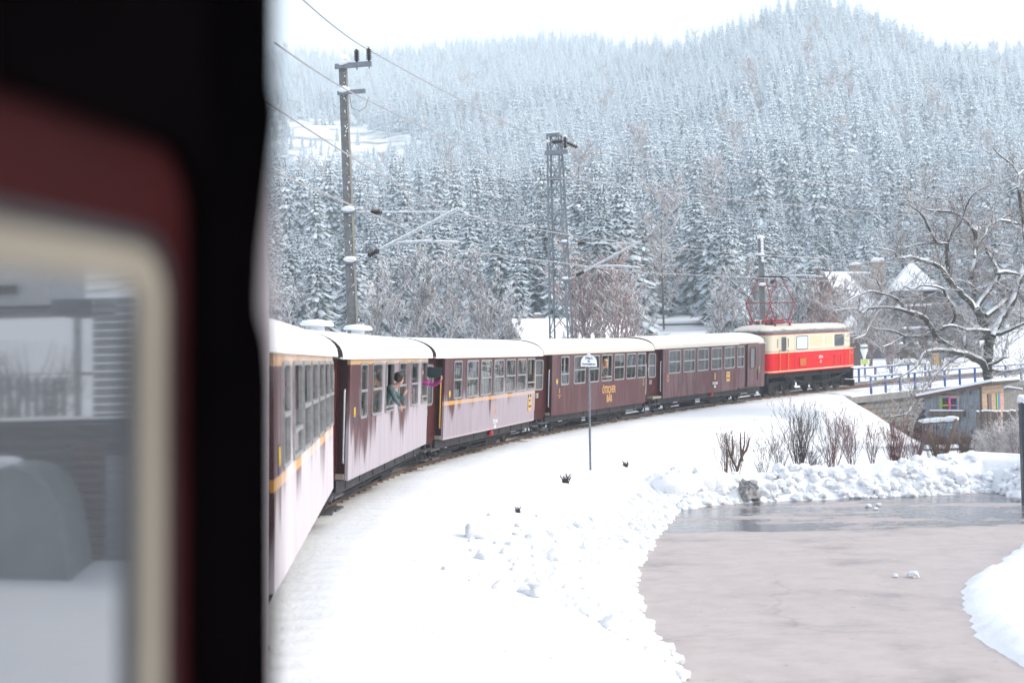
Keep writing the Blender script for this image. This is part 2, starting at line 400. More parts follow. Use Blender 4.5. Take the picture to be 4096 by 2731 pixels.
RIDGE_V = [500, 330, 260, 280, 240, 210, 250, 230, 190, 130, 112, 135, 180, 250, 245, 230, 330, 600]
RIDGE_Y = [1350, 1350, 1350, 1340, 1320, 1260, 1100, 920, 830, 800, 790, 800, 810, 820, 820, 830, 850, 850]
def hill(x, y):
    u = 2048 + FPX * np.clip(np.asarray(x, float) / np.maximum(y, 1), -0.9, 0.9)
    Yr = np.interp(u, RIDGE_U, RIDGE_Y); v = np.interp(u, RIDGE_U, RIDGE_V)
    Zr = CAMZ + (1434 - 0.028 * (u - 2048) - v) * Yr / FPX
    t = (y - 190) / (Yr - 190)
    z = 6.8 + (Zr - 6.8) * np.where(t < 1, np.clip(t, 0, 1) ** 1.12, 1 - (t - 1) * 0.8)
    return z + np.clip(t * 6, 0, 1) * 22 * fbm(np.asarray(x) / 90, np.asarray(y) / 130, 4, 31)
def ground(x, y, fine=True):
    x = np.asarray(x, float); y = np.asarray(y, float); s, d = sd(x, y); zr = rail_z(s)
    low = np.interp(y, [0, 50, 60, 68, 76, 95], [-1.72, -1.72, -1.30, -1.9, -2.9, -3.1])
    shift = np.interp(s, [0, 8, 16, 40, 60], [0, 0.2, 1.0, 1.6, 1.2])
    dd = d - shift * smooth((d - 2) / 4)
    prof = np.interp(dd, [0, 1.7, 3.2, 4.4, 5.4, 6.4, 7.0], [0, 0, .05, .16, .5, .95, 1.0])
    top = zr - 0.13
    inner = top + (low - top) * prof
    # the bridge opening: the bank falls away beyond the abutment
    a = np.clip((s - 60.2) / 9.4 + np.clip(d - 2.5, 0, 9) * .17, 0, 1) * smooth((d - 0.4) / 1.6) * smooth((s - 52) / 6)
    inner = inner * (1 - a) + np.minimum(inner, low) * a
    under = smooth((s - 64.5) / 1.5) * smooth((81 - s) / 1.5) * smooth((3.4 - np.abs(d)) / 0.6)
    inner = inner * (1 - under) + low * under
    back = np.interp(y, [-50, 45, 62, 100, 130, 170, 190], [-0.4, -0.35, -0.2, 1.2, 2.6, 5.4, 6.8])
    outer = top + (np.maximum(back, -0.6) - top) * smooth((-d - 2.0) / 8)
    z = np.where(d > 0, inner, outer)
    uo = smooth((s - 64.5) / 1.5) * smooth((81 - s) / 1.5) * smooth((d + 3.0) / 0.5)
    z = np.where(d <= 0, z * (1 - uo) + low * uo, z)
    z = z + np.where(np.abs(d) > 2, 1, 0.2) * 0.10 * fbm(x / 2.2, y / 2.2, 3, 3)
    if fine:
        # ripples of snow drawn out between and beside the sleepers
        rip = np.cos(s * 2 * math.pi / 0.68 + 1.2 * fbm(x * 2, y * 2, 2, 5))
        z = z + rip * 0.040 * smooth((1.75 - np.abs(d)) / 0.7) + 0.02 * fbm(x * 3, y * 3, 3, 9) + np.where(np.abs(d) > 1.6, .05, 0) * fbm(x * .9, y * .9, 3, 19)
    # cleared yard, ragged rim of the lying snow
    ld = lot_dist(x, y) + 0.30 * fbm(x * .7, y * .7, 2, 12) + 0.10 * fbm(x * 5, y * 5, 2, 14)
    rim = LOTZ + 0.02 + 0.13 * smooth(ld / 0.5)
    near = (d > 2.5) & (y < 48)
    rim = rim + .20 * np.exp(-((ld - .55) / .5) ** 2) * np.abs(fbm(x * 3.3, y * 3.3, 3, 44)) * 3.2
    z = np.where(near, np.where(ld < 0, np.minimum(z, LOTZ - 0.06), np.maximum(z, rim)), z)
    if True:
        hh = hill(x, y); z = np.where(y > 190, hh, z)
    return z
def gz(x, y): return float(ground(np.array([x]), np.array([y]))[0])
def on_ground(u, v, y0=12, y1=140):
    d = ray(u, v)
    Y = np.linspace(y0, y1, 1600); X = Y * d[0] / d[1]; Z = CAMZ + Y * d[2] / d[1]
    g = ground(X, Y); i = int(np.argmax(Z < g)); return Vector((X[i], Y[i], g[i]))

# ------------------------------------------------------------------ terrain
def grid(xs, ys, zf):
    X, Y = np.meshgrid(xs, ys); Z = zf(X, Y); nx, ny = len(xs), len(ys)
    v = np.stack([X, Y, Z], -1).reshape(-1, 3); i = np.arange(nx * ny).reshape(ny, nx)
    f = np.stack([i[:-1, :-1], i[:-1, 1:], i[1:, 1:], i[1:, :-1]], -1).reshape(-1, 4)
    me = bpy.data.meshes.new('terrain'); me.vertices.add(len(v)); me.vertices.foreach_set('co', v.ravel())
    me.loops.add(f.size); me.loops.foreach_set('vertex_index', f.ravel()); me.polygons.add(len(f))
    me.polygons.foreach_set('loop_start', np.arange(len(f)) * 4); me.polygons.foreach_set('use_smooth', np.ones(len(f), bool)); me.update(); me.validate()
    return me
def axis(*segs):
    out = []
    for a, b, st in segs: out.extend(np.arange(a, b, st))
    return np.array(out)
gx = axis((-260, -30, 9), (-30, -8, 1.5), (-8, 13, .17), (13, 26, .3), (26, 60, 1.2), (60, 300, 9))
gy = axis((-40, 8, 2), (8, 34, .17), (34, 60, .22), (60, 96, .4), (96, 196, 3))
me = grid(gx, gy, ground); me.materials.append(M['snow']); put('snow_ground', me, kind='structure')
hm = NT('hillside_snow_and_shade'); hv = hm.coord('World')
hm.bsdf(hm.mix(hm.ramp(hm.noise(0.05, 4, hv), 0.44, 0.68), (0.80, 0.84, 0.89), (0.15, 0.155, 0.165)), 0.9)  # dark patches: undergrowth plus painted shade between the trees
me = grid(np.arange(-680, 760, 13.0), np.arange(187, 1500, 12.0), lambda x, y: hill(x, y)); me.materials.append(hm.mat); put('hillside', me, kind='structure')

# wet yard
t = NT('wet_asphalt'); vec = t.coord('World'); p = t.sep(vec)
grit = t.noise(60, 3, vec); pat = t.noise(0.75, 4, t.scaled(vec, (0.30, 1.1, 1)), 0.6); tiny = t.noise(2.2, 5, vec)
far = t.ramp(p[1], 33.0, 36.0)
wet = t.ramp(t.math('ADD', far, t.math('ADD', t.math('MULTIPLY', t.math('SUBTRACT', pat, 0.5), 2.2), t.math('MULTIPLY', t.math('SUBTRACT', tiny, 0.5), 1.0))), 0.66, 1.12)
base = t.mix(t.ramp(tiny, 0.3, 0.7), (0.42, 0.368, 0.358), (0.48, 0.425, 0.415))
base = t.mix(t.math('MULTIPLY', t.ramp(grit, 0.3, 0.75), 0.3), base, (0.25, 0.22, 0.22))
smear = t.noise(0.55, 5, t.scaled(vec, (0.9, 1.1, 1)), 0.62)
base = t.mix(t.math('MULTIPLY', t.ramp(smear, 0.50, 0.78), 0.75), base, (0.20, 0.18, 0.185))
sp_ = t.noise(3.5, 5, vec, 0.7); base = t.mix(t.math('MULTIPLY', t.ramp(sp_, 0.60, 0.74), 0.6), base, (0.19, 0.17, 0.175))
vo = t.n('ShaderNodeTexVoronoi', feature='DISTANCE_TO_EDGE'); vo.inputs['Scale'].default_value = 0.16
wv = t.n('ShaderNodeVectorMath', operation='ADD'); nz_ = t.n('ShaderNodeTexNoise'); nz_.inputs['Scale'].default_value = 0.9; t.link(vec, nz_.inputs['Vector']); t.link(vec, wv.inputs[0]); t.link(nz_.outputs['Color'], wv.inputs[1]); t.link(wv.outputs[0], vo.inputs['Vector'])
crk = t.math('MULTIPLY', t.math('SUBTRACT', 1.0, t.ramp(vo.outputs['Distance'], 0.002, 0.012)), t.ramp(smear, 0.40, 0.55)); base = t.mix(t.math('MULTIPLY', crk, 0.22), base, (0.16, 0.14, 0.145))
rime_ = t.math('MULTIPLY', t.ramp(t.noise(5.5, 4, vec, 0.7), 0.66, 0.74), t.ramp(pat, 0.5, 0.62)); base = t.mix(t.math('MULTIPLY', rime_, 0.8), base, (0.75, 0.77, 0.80))
base = t.mix(t.math('MULTIPLY', wet, 0.92), base, (0.06, 0.066, 0.085))
M['asphalt'] = t.bsdf(base, t.math('MULTIPLY_ADD', wet, -0.53, 0.60), 0, t.bump(grit, 0.2, 0.012), spec=0.6)
mb = MB(); mb.add([(0.5, 10, LOTZ), (22, 10, LOTZ), (22, 46, LOTZ), (0.5, 46, LOTZ)], [(0, 1, 2, 3)])
put('asphalt_yard', mb.mesh('asphalt_yard', M['asphalt']), kind='structure')

# ------------------------------------------------------------------ railway track
trk = bpy.data.objects.new('railway_track', None); C.objects.link(trk); trk['kind'] = 'structure'
for d, dz in ((0.40, -0.02), (-0.40, 0.02)):
    mb = MB(); ss = np.arange(-13, 100, 0.7); prof = [(-.05, -.11), (.05, -.11), (.012, -.09), (.012, -.03), (.028, -.022), (.028, 0), (-.028, 0), (-.028, -.022), (-.012, -.03), (-.012, -.09)]
    vs = []
    for s in ss:
        for o, h in prof:
            p, _ = track(d=d + o, s=s); vs.append((p[0], p[1], rail_z(s) + dz + h))
    n = len(prof); mb.add(vs, [(i * n + j, i * n + (j + 1) % n, (i + 1) * n + (j + 1) % n, (i + 1) * n + j) for i in range(len(ss) - 1) for j in range(n)])
    part('rail', mb, M['rail_rust'], trk)
slm = MB().box((0, 0, 0), (0.22, 1.62, 0.14)).mesh('sleeper', M['sleeper'])
for i, s in enumerate(np.arange(-12, 84, 0.68)):
    p, th = track(d=0.0, s=s)
    put('sleeper', slm, trk, Matrix.Translation((p[0], p[1], rail_z(s) - 0.215 + random.uniform(-.02, .012))) @ Matrix.Rotation(math.pi / 2 - th + random.uniform(-.02, .02), 4, 'Z'))

# ------------------------------------------------------------------ coaches
SILL, EAVE = 0.72, 3.02
WIN_Z0, WIN_Z1, WIN_ZM = 1.84, 2.86, 2.34
def win_frame_mesh(w, mid=True):
    mb = MB(); h = w / 2
    mb.ring(rrect(-h - .025, h + .025, WIN_Z0 - .03, WIN_Z1 + .03, .09, 0), rrect(-h + .015, h - .015, WIN_Z0 + .018, WIN_Z1 - .018, .07, 0), (0, .05, 0))
    return mb.mesh('window', M['alu'])
_wf, _pm = {}, {}
def add_window(root, x, w, y, open_=0.0, flip=False, frosty=False):
    """window = aluminium frame; its sliding bar and its panes are pieces of their own"""
    if (w,) not in _wf: _wf[(w,)] = win_frame_mesh(w)
    mtx = Matrix.Translation((x, y, 0))
    if flip: mtx = mtx @ Matrix.Rotation(math.pi, 4, 'Z')
    wo_ = put('window', _wf[(w,)], root, mtx)
    kk = (w, round(open_, 2), frosty, flip)
    if kk not in _pm:
        h = w / 2 - .02; zm = WIN_ZM; drop = open_; g = M['glass_frosty'] if frosty else M['glass_far' if flip else 'glass']
        bar = MB().span((-h, -.008, zm - .018 - drop), (h, .05, zm + .032 - drop))
        if open_: bar.span((-h, .03, max(WIN_Z0 + .02, zm - .5 - drop)), (h, .055, max(WIN_Z0 + .06, zm - .46 - drop)))
        up = MB()
        if open_ == 0: up.add([(-h, .022, zm), (h, .022, zm), (h, .022, WIN_Z1), (-h, .022, WIN_Z1)], [(0, 1, 2, 3)])
        else: up.add([(-h, .026, max(WIN_Z0, zm - .47 - drop)), (h, .026, max(WIN_Z0, zm - .47 - drop)), (h, .026, zm - drop), (-h, .026, zm - drop)], [(0, 1, 2, 3)])
        lo = MB().add([(-h, .040, WIN_Z0), (h, .040, WIN_Z0), (h, .040, zm), (-h, .040, zm)], [(0, 1, 2, 3)])
        _pm[kk] = (bar.mesh('sash_bar', M['alu']), up.mesh('pane', g), lo.mesh('pane', g))
    b, u, l = _pm[kk]
    put('sash_bar', b, wo_); put('pane', u, wo_); put('pane', l, wo_)
    return wo_
def wall_with_holes(x0, x1, z0, z1, holes, y0, y1, mb=None):
    """side wall between y0 (outer) and y1 (inner) with rectangular openings and their reveals"""
    mb = mb or MB(); xs = sorted({x0, x1, *[h[0] for h in holes], *[h[1] for h in holes]}); zs = sorted({z0, z1, *[h[2] for h in holes], *[h[3] for h in holes]})
    ins = lambda x, z: any(h[0] < x < h[1] and h[2] < z < h[3] for h in holes)
    for i in range(len(xs) - 1):
        for j in range(len(zs) - 1):
            a, b, c, d = xs[i], xs[i + 1], zs[j], zs[j + 1]
            if ins((a + b) / 2, (c + d) / 2): continue
            mb.add([(a, y0, c), (b, y0, c), (b, y0, d), (a, y0, d)], [(0, 1, 2, 3)]); mb.add([(a, y1, c), (b, y1, c), (b, y1, d), (a, y1, d)], [(3, 2, 1, 0)])
    for a, b, c, d in list(holes) + [(x0, x1, z0, z1)]:
        mb.add([(a, y0, c), (b, y0, c), (b, y1, c), (a, y1, c)], [(0, 1, 2, 3)]); mb.add([(a, y0, d), (b, y0, d), (b, y1, d), (a, y1, d)], [(0, 1, 2, 3)])
        mb.add([(a, y0, c), (a, y0, d), (a, y1, d), (a, y1, c)], [(0, 1, 2, 3)]); mb.add([(b, y0, c), (b, y0, d), (b, y1, d), (b, y1, c)], [(0, 1, 2, 3)])
    return mb
def roof_mesh(x0, x1, mat, half=1.30, z=3.0, h=0.50, dome=False):
    mb = MB(); n = 18; prof = []
    for i in range(n + 1):
        a = math.pi * i / n; prof.append((-half * math.copysign(abs(math.cos(a)) ** .82, math.cos(a)), z + h * math.sin(a) ** .9))
    st = [(x0, 1), (x1, 1)] if not dome else [(x0, 1), (x1 - .55, 1), (x1 - .25, .93), (x1, .80)]
    vs = [(x, y * (.55 + .45 * k if k < 1 else 1), z + (zz - z) * (k if k < 1 else 1)) for x, k in st for y, zz in prof]
    m = n + 1
    mb.add(vs, [(i * m + j, i * m + j + 1, (i + 1) * m + j + 1, (i + 1) * m + j) for i in range(len(st) - 1) for j in range(n)], 0, True)
    mb.add(vs[:m], [tuple(range(m))], 1); mb.add(vs[-m:], [tuple(range(m - 1, -1, -1))], 1)
    mb.span((x0, -half, z - .035), (x1, -half + .05, z + .002), 0); mb.span((x0, half - .05, z - .035), (x1, half, z + .002), 0)
    mb.span((x0, -half + .06, z - .03), (x1, half - .06, z - .01), 2)
    return mb.mesh('roof', [mat, M['maroon_dark'], M['lining']])
def bear_emblem(h):
    w = h * .38; pts = []
    mb = MB(); body = [(w * .5 * math.cos(a) * (1 if math.sin(a) < 0 else .93), 0, h * .36 * math.sin(a) - h * .08) for a in np.linspace(0, 2 * math.pi, 20, endpoint=False)]
    mb.prism(body, (0, -.004, 0))
    for sx in (-1, 1):
        ear = [(sx * w * .32 + w * .17 * math.cos(a), 0, h * .30 + h * .10 * math.sin(a)) for a in np.linspace(0, 2 * math.pi, 12, endpoint=False)]
        mb.prism(ear, (0, -.003, 0))
    mb.prism([(w * .10 * math.cos(a), -.0045, -h * .12 + h * .14 * math.sin(a)) for a in np.linspace(0, 2 * math.pi, 12, endpoint=False)], (0, -.002, 0), 1)
    mb.span((-w * .2, -.006, -h * .35), (w * .2, -.0045, -h * .33), 1)
    for sx in (-1, 1): mb.span((sx * w * .28 - w * .09, -.006, h * .03), (sx * w * .28 + w * .09, -.0045, h * .05), 1)
    return mb.mesh('bear_emblem', [M['tan'], M['maroon_dark']])

def wheel_mesh(r=.33):
    return MB().lathe([(0, -.05), (r * .3, -.05), (r * .32, -.02), (r * .8, -.015), (r * .84, -.05), (r, -.05), (r, .05), (r * 1.07, .055), (r * 1.07, .075), (r * .8, .075), (r * .3, .07), (0, .07)], 20, axis=(0, 1, 0)).mesh('wheel', M['wheel'])
WHEEL = wheel_mesh()
_bog = None
def bogie_mesh():
    mb = MB()
    for sy in (-1, 1):
        y = sy * .56
        mb.prism([(-1.05, y, .40), (-.75, y, .30), (-.45, y, .36), (.45, y, .36), (.75, y, .30), (1.05, y, .40), (1.05, y, .52), (-1.05, y, .52)], (0, .06, 0))
        for sx in (-.65, .65):
            mb.span((sx - .13, y - .06, .22), (sx + .13, y + .12, .46)); mb.tube([(sx - .2, y, .42), (sx - .2, y, .58)], .06, 8); mb.tube([(sx + .2, y, .42), (sx + .2, y, .58)], .06, 8)
        for k in range(5): mb.span((-.35 + k * .02, y - .05, .30 + k * .03), (.35 - k * .02, y + .1, .325 + k * .03))
    mb.span((-.18, -.7, .36), (.18, .7, .56))
    for sx in (-.65, .65): mb.tube([(sx, -.5, .33), (sx, .5, .33)], .05, 8)
    for sx in (-1.05, 1.05): mb.span((sx - .04, -.56, .40), (sx + .04, .56, .5))
    return mb.mesh('bogie', M['black'])
BOGIE = bogie_mesh()

STD = [(-4.28, .78), (-2.72, 1.22), (-1.17, 1.22), (.38, 1.22), (1.93, 1.22), (3.46, 1.20), (4.86, 1.08)]
def pose(mid, heading, s, cant, slope):
    th = R_(heading); l = np.array([-math.cos(th), math.sin(th)])
    c = np.array(mid) + l * 1.25
    return Matrix.Translation((c[0], c[1], float(rail_z(s)))) @ Matrix.Rotation(math.pi / 2 - th, 4, 'Z') @ Matrix.Rotation(-slope, 4, 'Y') @ Matrix.Rotation(R_(cant), 4, 'X')
COACH = {}
def coach(k, mid, heading, s, cant, label, paint, roofmat, wins=STD, opened={}, rail_mat='silver', number=None, far_recess=True, frosty=(), slope=0.0, vents=(), lamp=None, plate=None, tanks=True, near_recess=True, n_sticker=True, hood=None):
    mt = pose(mid, heading, s, cant, slope); COACH[k] = mt
    root = thing('passenger_coach', label, 'railway coach', 'maroon coaches of the narrow gauge train', matrix=mt)
    xe = 5.55 if far_recess else 6.45
    holes = [(x - w / 2, x + w / 2, WIN_Z0, WIN_Z1) for x, w in wins]
    near = wall_with_holes(-5.55, xe, SILL, EAVE, holes, -1.25, -1.19)
    part('side_wall', near, paint, root)
    part('side_wall', wall_with_holes(-5.55, xe, SILL, EAVE, holes, 1.25, 1.19), M['maroon'], root)
    for i, (x, w) in enumerate(wins):
        add_window(root, x, w, -1.275, opened.get(i, 0), False, i in frosty); add_window(root, x, w, 1.275, 0, True)
    # tapered ends with their doors set back behind the side
    for e in (-1, 1):
        if e == 1 and not far_recess:
            part('end_wall', MB().span((6.39, -1.19, SILL), (6.45, 1.19, EAVE)), M['maroon_dark'], root); continue
        xs, xt = e * 5.55, e * 6.50
        mb = MB()
        mb.span((xt - e * .05, -.86, SILL), (xt, -.42, EAVE)); mb.span((xt - e * .05, .42, SILL), (xt, .86, EAVE)); mb.span((xt - e * .045, -.42, 2.7), (xt - e * .005, .42, EAVE - .002))
        for sy in (-1, 1): mb.span((xs - e * .05, sy * 1.03, SILL + .001), (xs - e * .002, sy * 1.246, EAVE - .001))     # step between side and door
        part('end_wall', mb, M['maroon_dark'], root)
        for sy in (-1, 1):
            a = Vector((xs, sy * 1.03, 0)); b = Vector((xt, sy * .86, 0)); u = (b - a).normalized(); nrm = Vector((u.y, -u.x, 0))
            if nrm.y * sy < 0: nrm = -nrm
            L = (b - a).length
            def W_(q, z, o=0.0): return a + u * q + nrm * o + Vector((0, 0, z))
            dm = MB()
            loop = [(0, 0.62), (L, .62), (L, EAVE), (0, EAVE)]; hole = [(L * .28, 1.70), (L * .80, 1.70), (L * .80, 2.76), (L * .28, 2.76)]
            for q0, q1, z0, z1 in ((0, L * .28, .62, EAVE), (L * .80, L, .62, EAVE), (L * .28, L * .80, .62, 1.70), (L * .28, L * .80, 2.76, EAVE)):
                dm.add([W_(q0, z0), W_(q1, z0), W_(q1, z1), W_(q0, z1), W_(q0, z0, -.05), W_(q1, z0, -.05), W_(q1, z1, -.05), W_(q0, z1, -.05)], [(0, 1, 2, 3), (7, 6, 5, 4), (0, 4, 5, 1), (3, 2, 6, 7), (0, 3, 7, 4), (1, 5, 6, 2)])
            for q in (.06, L - .06): dm.beam(W_(q, .95, .01), W_(q, EAVE - .03, .01), .02, .03)
            dm.beam(W_(.06, .95, .012), W_(L - .06, .95, .012), .025, .03)
            door = part('door', dm, M['maroon'], root)
            rr = rrect(L * .28 - .03, L * .80 + .03, 1.67, 2.79, .10, 0); ri = rrect(L * .28 + .025, L * .80 - .025, 1.725, 2.735, .07, 0)
            fm = MB().ring([W_(x, z, .015) for x, _, z in rr], [W_(x, z, .015) for x, _, z in ri], nrm * -.04)
            fm.beam(W_(L * .28, 2.22, -.002), W_(L * .80, 2.22, -.002), .03, .05)
            part('door_window_frame', fm, M['alu'], door)
            part('pane', MB().add([W_(L * .28, 1.70, -.02), W_(L * .80, 1.70, -.02), W_(L * .80, 2.76, -.02), W_(L * .28, 2.76, -.02)], [(0, 1, 2, 3)]), M['door_glass'], door)
            part('handle', MB().beam(W_(L * (.12 if e > 0 else .88), 1.98, .03), W_(L * (.12 if e > 0 else .88), 2.14, .03), .03), M['silver'], door)
            part('step', MB().span((xs + e * .12, sy * .92, .47), (xt, sy * 1.20, .51)).span((xs + e * .16, sy * 1.00, .24), (xt - e * .1, sy * 1.22, .275)).span((xs + e * .2, sy * .95, .3), (xs + e * .24, sy * 1.0, .62)).span((xt - e * .2, sy * .95, .3), (xt - e * .16, sy * 1.0, .62)), M['step'], root)
            if sy == -1:
                if e == -1:
                    x_ = xs - .035; hr = MB().tube([(x_ - .005, -1.16, 2.38), (x_ - .05, -1.17, 2.40), (x_ - .07, -1.17, 2.34), (x_ - .07, -1.17, 1.12), (x_ - .05, -1.17, 1.05), (x_ - .005, -1.16, 1.06)], .02, 6)
                    part('handrail', hr, M[rail_mat], root)
                    if number:
                        part('number_plate', MB().add([W_(L * .55, 1.40, .004), W_(L * .72, 1.40, .004), W_(L * .72, 1.56, .004), W_(L * .55, 1.56, .004)], [(0, 1, 2, 3)]), M['white_print'], door)
                        part('number_plate', MB().add([W_(L * .565, 1.415, .007), W_(L * .705, 1.415, .007), W_(L * .705, 1.545, .007), W_(L * .565, 1.545, .007)], [(0, 1, 2, 3)]), M['ink'], door)
                        q = W_(L * .635, 1.432, .012); mtx = Matrix((-u, Vector((0, 0, 1)), nrm)).transposed().to_4x4(); mtx.translation = q
                        put('number', text_mesh(number, .14, M['white_print'], .003), door, mtx)
                else:
                    hr = MB().tube([(xs + .01, -1.20, 2.42), (xs + .09, -1.22, 2.40), (xs + .12, -1.22, 2.2), (xs + .13, -1.22, 1.35), (xs + .10, -1.22, 1.08), (xs + .01, -1.19, 1.0)], .018, 6)
                    part('handrail', hr, M[rail_mat], root)
    put('roof', roof_mesh(-6.55, 6.55, roofmat, dome=not far_recess), root)
    part('floor', MB().span((-6.4, -1.18, SILL + .02), (6.38 if not far_recess else 6.4, 1.18, SILL + .12)) if not far_recess else MB().prism([(-6.44, -.84, SILL + .02), (-5.6, -1.0, SILL + .02), (-5.6, -1.18, SILL + .02), (5.5, -1.18, SILL + .02), (5.5, -1.0, SILL + .02), (6.44, -.84, SILL + .02), (6.44, .84, SILL + .02), (5.5, 1.0, SILL + .02), (5.5, 1.18, SILL + .02), (-5.6, 1.18, SILL + .02), (-5.6, 1.0, SILL + .02), (-6.44, .84, SILL + .02)], (0, 0, .1)), M['lining'], root)
    for x in (-5.5, 5.3): part('partition', MB().span((x, -1.17, SILL + .125), (x + .04, -.35, EAVE - .04)).span((x, .35, SILL + .125), (x + .04, 1.17, EAVE - .04)), M['lining'], root)
    bm_ = MB().span((-.5, -.44, 0), (-.06, .44, .12)).span((-.06, -.44, 0), (.06, .44, .86)).span((.06, -.44, 0), (.5, .44, .12)).mesh('bench', M['seat'])
    for i in range(len(wins) - 1):
        xm = (wins[i][0] + wins[i][1] / 2 + wins[i + 1][0] - wins[i + 1][1] / 2) / 2
        for sy in (-1, 1): put('bench', bm_, root, Matrix.Translation((xm, sy * .70, SILL + .40)))
    for i, (x, w) in enumerate(wins):
        part('curtain', MB().span((x + w / 2 - .16, -1.13, WIN_Z0 - .1), (x + w / 2 - .02, -1.10, WIN_Z1 + .05)), M['curtain'], root)
    sb = MB()
    for y in (-1.02, 1.02): sb.span((-5.7, y - .04, .46), (5.7 if far_recess else 6.3, y + .04, SILL - .002))
    for x in np.arange(-5.4, 5.6, 1.2): sb.span((x, -.98, .52), (x + .08, .98, .68))
    for x in np.arange(-4.8, 5, 1.55): sb.span((x, -1.075, .5), (x + .05, -1.061, .68))
    part('underframe', sb, M['solebar'], root)
    tr_ = MB()
    for y in (-.92, .92): tr_.tube([(-3.0, y, .46), (-1.6, y, .27), (1.6, y, .27), (3.0, y, .46)], .025, 6)
    if tanks:
        tr_.tube([(-2.2, -.55, .32), (-.9, -.55, .32)], .17, 12); tr_.span((.2, -.95, .20), (1.5, -.45, .46)); tr_.tube([(-5.2, -1.02, .40), (5.2, -1.0, .40)], .03, 6)
        for x in np.linspace(-2.1, -1.0, 9): tr_.lathe([(.16, -.015), (.20, 0), (.16, .015)], 12, (x, -.55, .32), (1, 0, 0))
        tr_.tube([(-4.9, -.95, .36), (-4.2, -.98, .33), (-3.2, -.98, .36)], .055, 8)
    part('brake_gear', tr_, M['black'], root)
    for x in (-4.0, 4.0):
        bg = put('bogie', BOGIE, root, Matrix.Translation((x, 0, 0)))
        for sx in (-.65, .65):
            for sy in (-1, 1): put('wheel', WHEEL, bg, Matrix.Translation((sx, sy * .40, .33)) @ (Matrix.Rotation(math.pi, 4, 'Z') if sy > 0 else Matrix.Identity(4)))
    for e in (-1, 1):
        cp = MB()
        xt = e * (6.50 if (e < 0 or far_recess) else 6.45)
        cp.tube([(xt - e * .4, 0, .58), (xt + e * .18, 0, .58)], .07, 8); cp.lathe([(0, 0), (.20, 0), (.22, .03), (.05, .06)], 14, (xt + e * .14, 0, .58), (e, 0, 0))
        for y in (-.4, .4): cp.tube([(xt, y, .68), (xt + e * .10, y, .5), (xt + e * .06, y, .3)], .03, 6)
        part('coupler', cp, M['black'], root)
    if far_recess or True:
        gw = MB()
        if near_recess: gw.span((-6.66, -.45, .8), (-6.505, .45, 2.75))
        if gw.v: part('gangway_bellows', gw, M['black'], root)
    if lamp is not None:
        part('tail_lamp', MB().lathe([(0, -.09), (.075, -.08), (.085, .02), (.06, .08), (0, .1)], 12, (lamp, -1.13, .60), (0, 0, 1)).span((lamp - .02, -1.12, .64), (lamp + .02, -1.06, .7)), M['red_lamp'], root)
    for vx in vents:
        part('roof_ventilator', MB().lathe([(0.16, -.08), (.16, .06), (.34, .06), (.36, .10), (.30, .17), (0, .21)], 18, (vx, .1, 3.55)), M['roof_snow'], root)
    if n_sticker:
        nb = MB().span((-5.13, -1.256, 1.78), (-5.0, -1.2505, 2.08)); st_ = part('operator_sticker', nb, M['blue_print'], root)
        lettering('N', .25, M['yellow'], root, -5.065, -1.260, 1.88, .008, .8, 'sticker_letter')
    return root

TOPTAN = (0.50, 0.30, 0.14); BANDC = (0.55, 0.27, 0.04)
paint1 = coach_paint('frosted_maroon_heavy', 1.80, (2.84, 2.97, TOPTAN), (1.66, 1.78, BANDC), None, 0.55, 3.0, (0.62, 0.59, 0.64), .8, .90)
paint2 = coach_paint('frosted_maroon_streaked', 1.80, (2.86, 3.03, TOPTAN), None, None, 0.6, 11.0, (0.49, 0.46, 0.52), 0.0, .84)
paint3 = coach_paint('frosted_maroon_drips', 1.72, (2.945, 2.985, BANDC), (1.66, 1.77, BANDC), (.74, .765, (0.6, 0.42, 0.25)), 0.12, 20.0, (0.42, 0.385, 0.44), .6, .76)
paint4 = coach_paint('maroon_clean', 0.05, None, None, None, 0.10, 31.0)
paint5 = coach_paint('maroon_faint_frost', 0.05, None, None, None, 0.16, 44.0)
W2 = [(-4.12, .72), (-2.55, 1.15), (-.90, 1.12), (.98, 1.12), (3.0, 1.15), (4.80, 1.05)]
c1 = coach(1, (-2.71, 18.79), -4.4, -6.2, 1.2, 'coach whose lower side is whitened over by blown snow, first beyond the blurred doorway', paint1, M['roof_snow'], opened={1: .22}, number='3')
c2 = coach(2, (-2.75, 31.8), 4.0, 6.6, 3.0, 'snow-streaked coach with a tan strip under the roof and passengers leaning out', paint2, M['roof_snow'], W2, {2: .42, 5: .36}, vents=(-2.2, 2.6))
c3 = coach(3, (-0.68, 44.32), 13.79, 19.7, 3.4, 'coach with an orange-yellow waist stripe under lilac frost drips', paint3, M['roof_snow'], opened={6: .28}, rail_mat='rail_yellow', number='4', lamp=.05, frosty=(1, 2, 3, 4, 5))
c4 = coach(4, (3.52, 57.19), 23.35, 34.0, 3.3, 'clean maroon coach with large golden lettering low on its side', paint4, M['roof_cream'], opened={0: .12, 3: .36}, number='2', slope=.006)
W5 = [(-4.40, 1.2), (-2.83, 1.2), (-1.28, 1.2), (.29, 1.2), (1.86, 1.2), (3.24, .78)]
c5 = coach(5, (9.68, 69.12), 32.2, 47.2, 3.2, 'plain maroon coach with a sliding door, coupled next to the red locomotive', paint5, M['roof_cream'], W5, number='1', far_recess=False, slope=.016, lamp=.0, n_sticker=False)
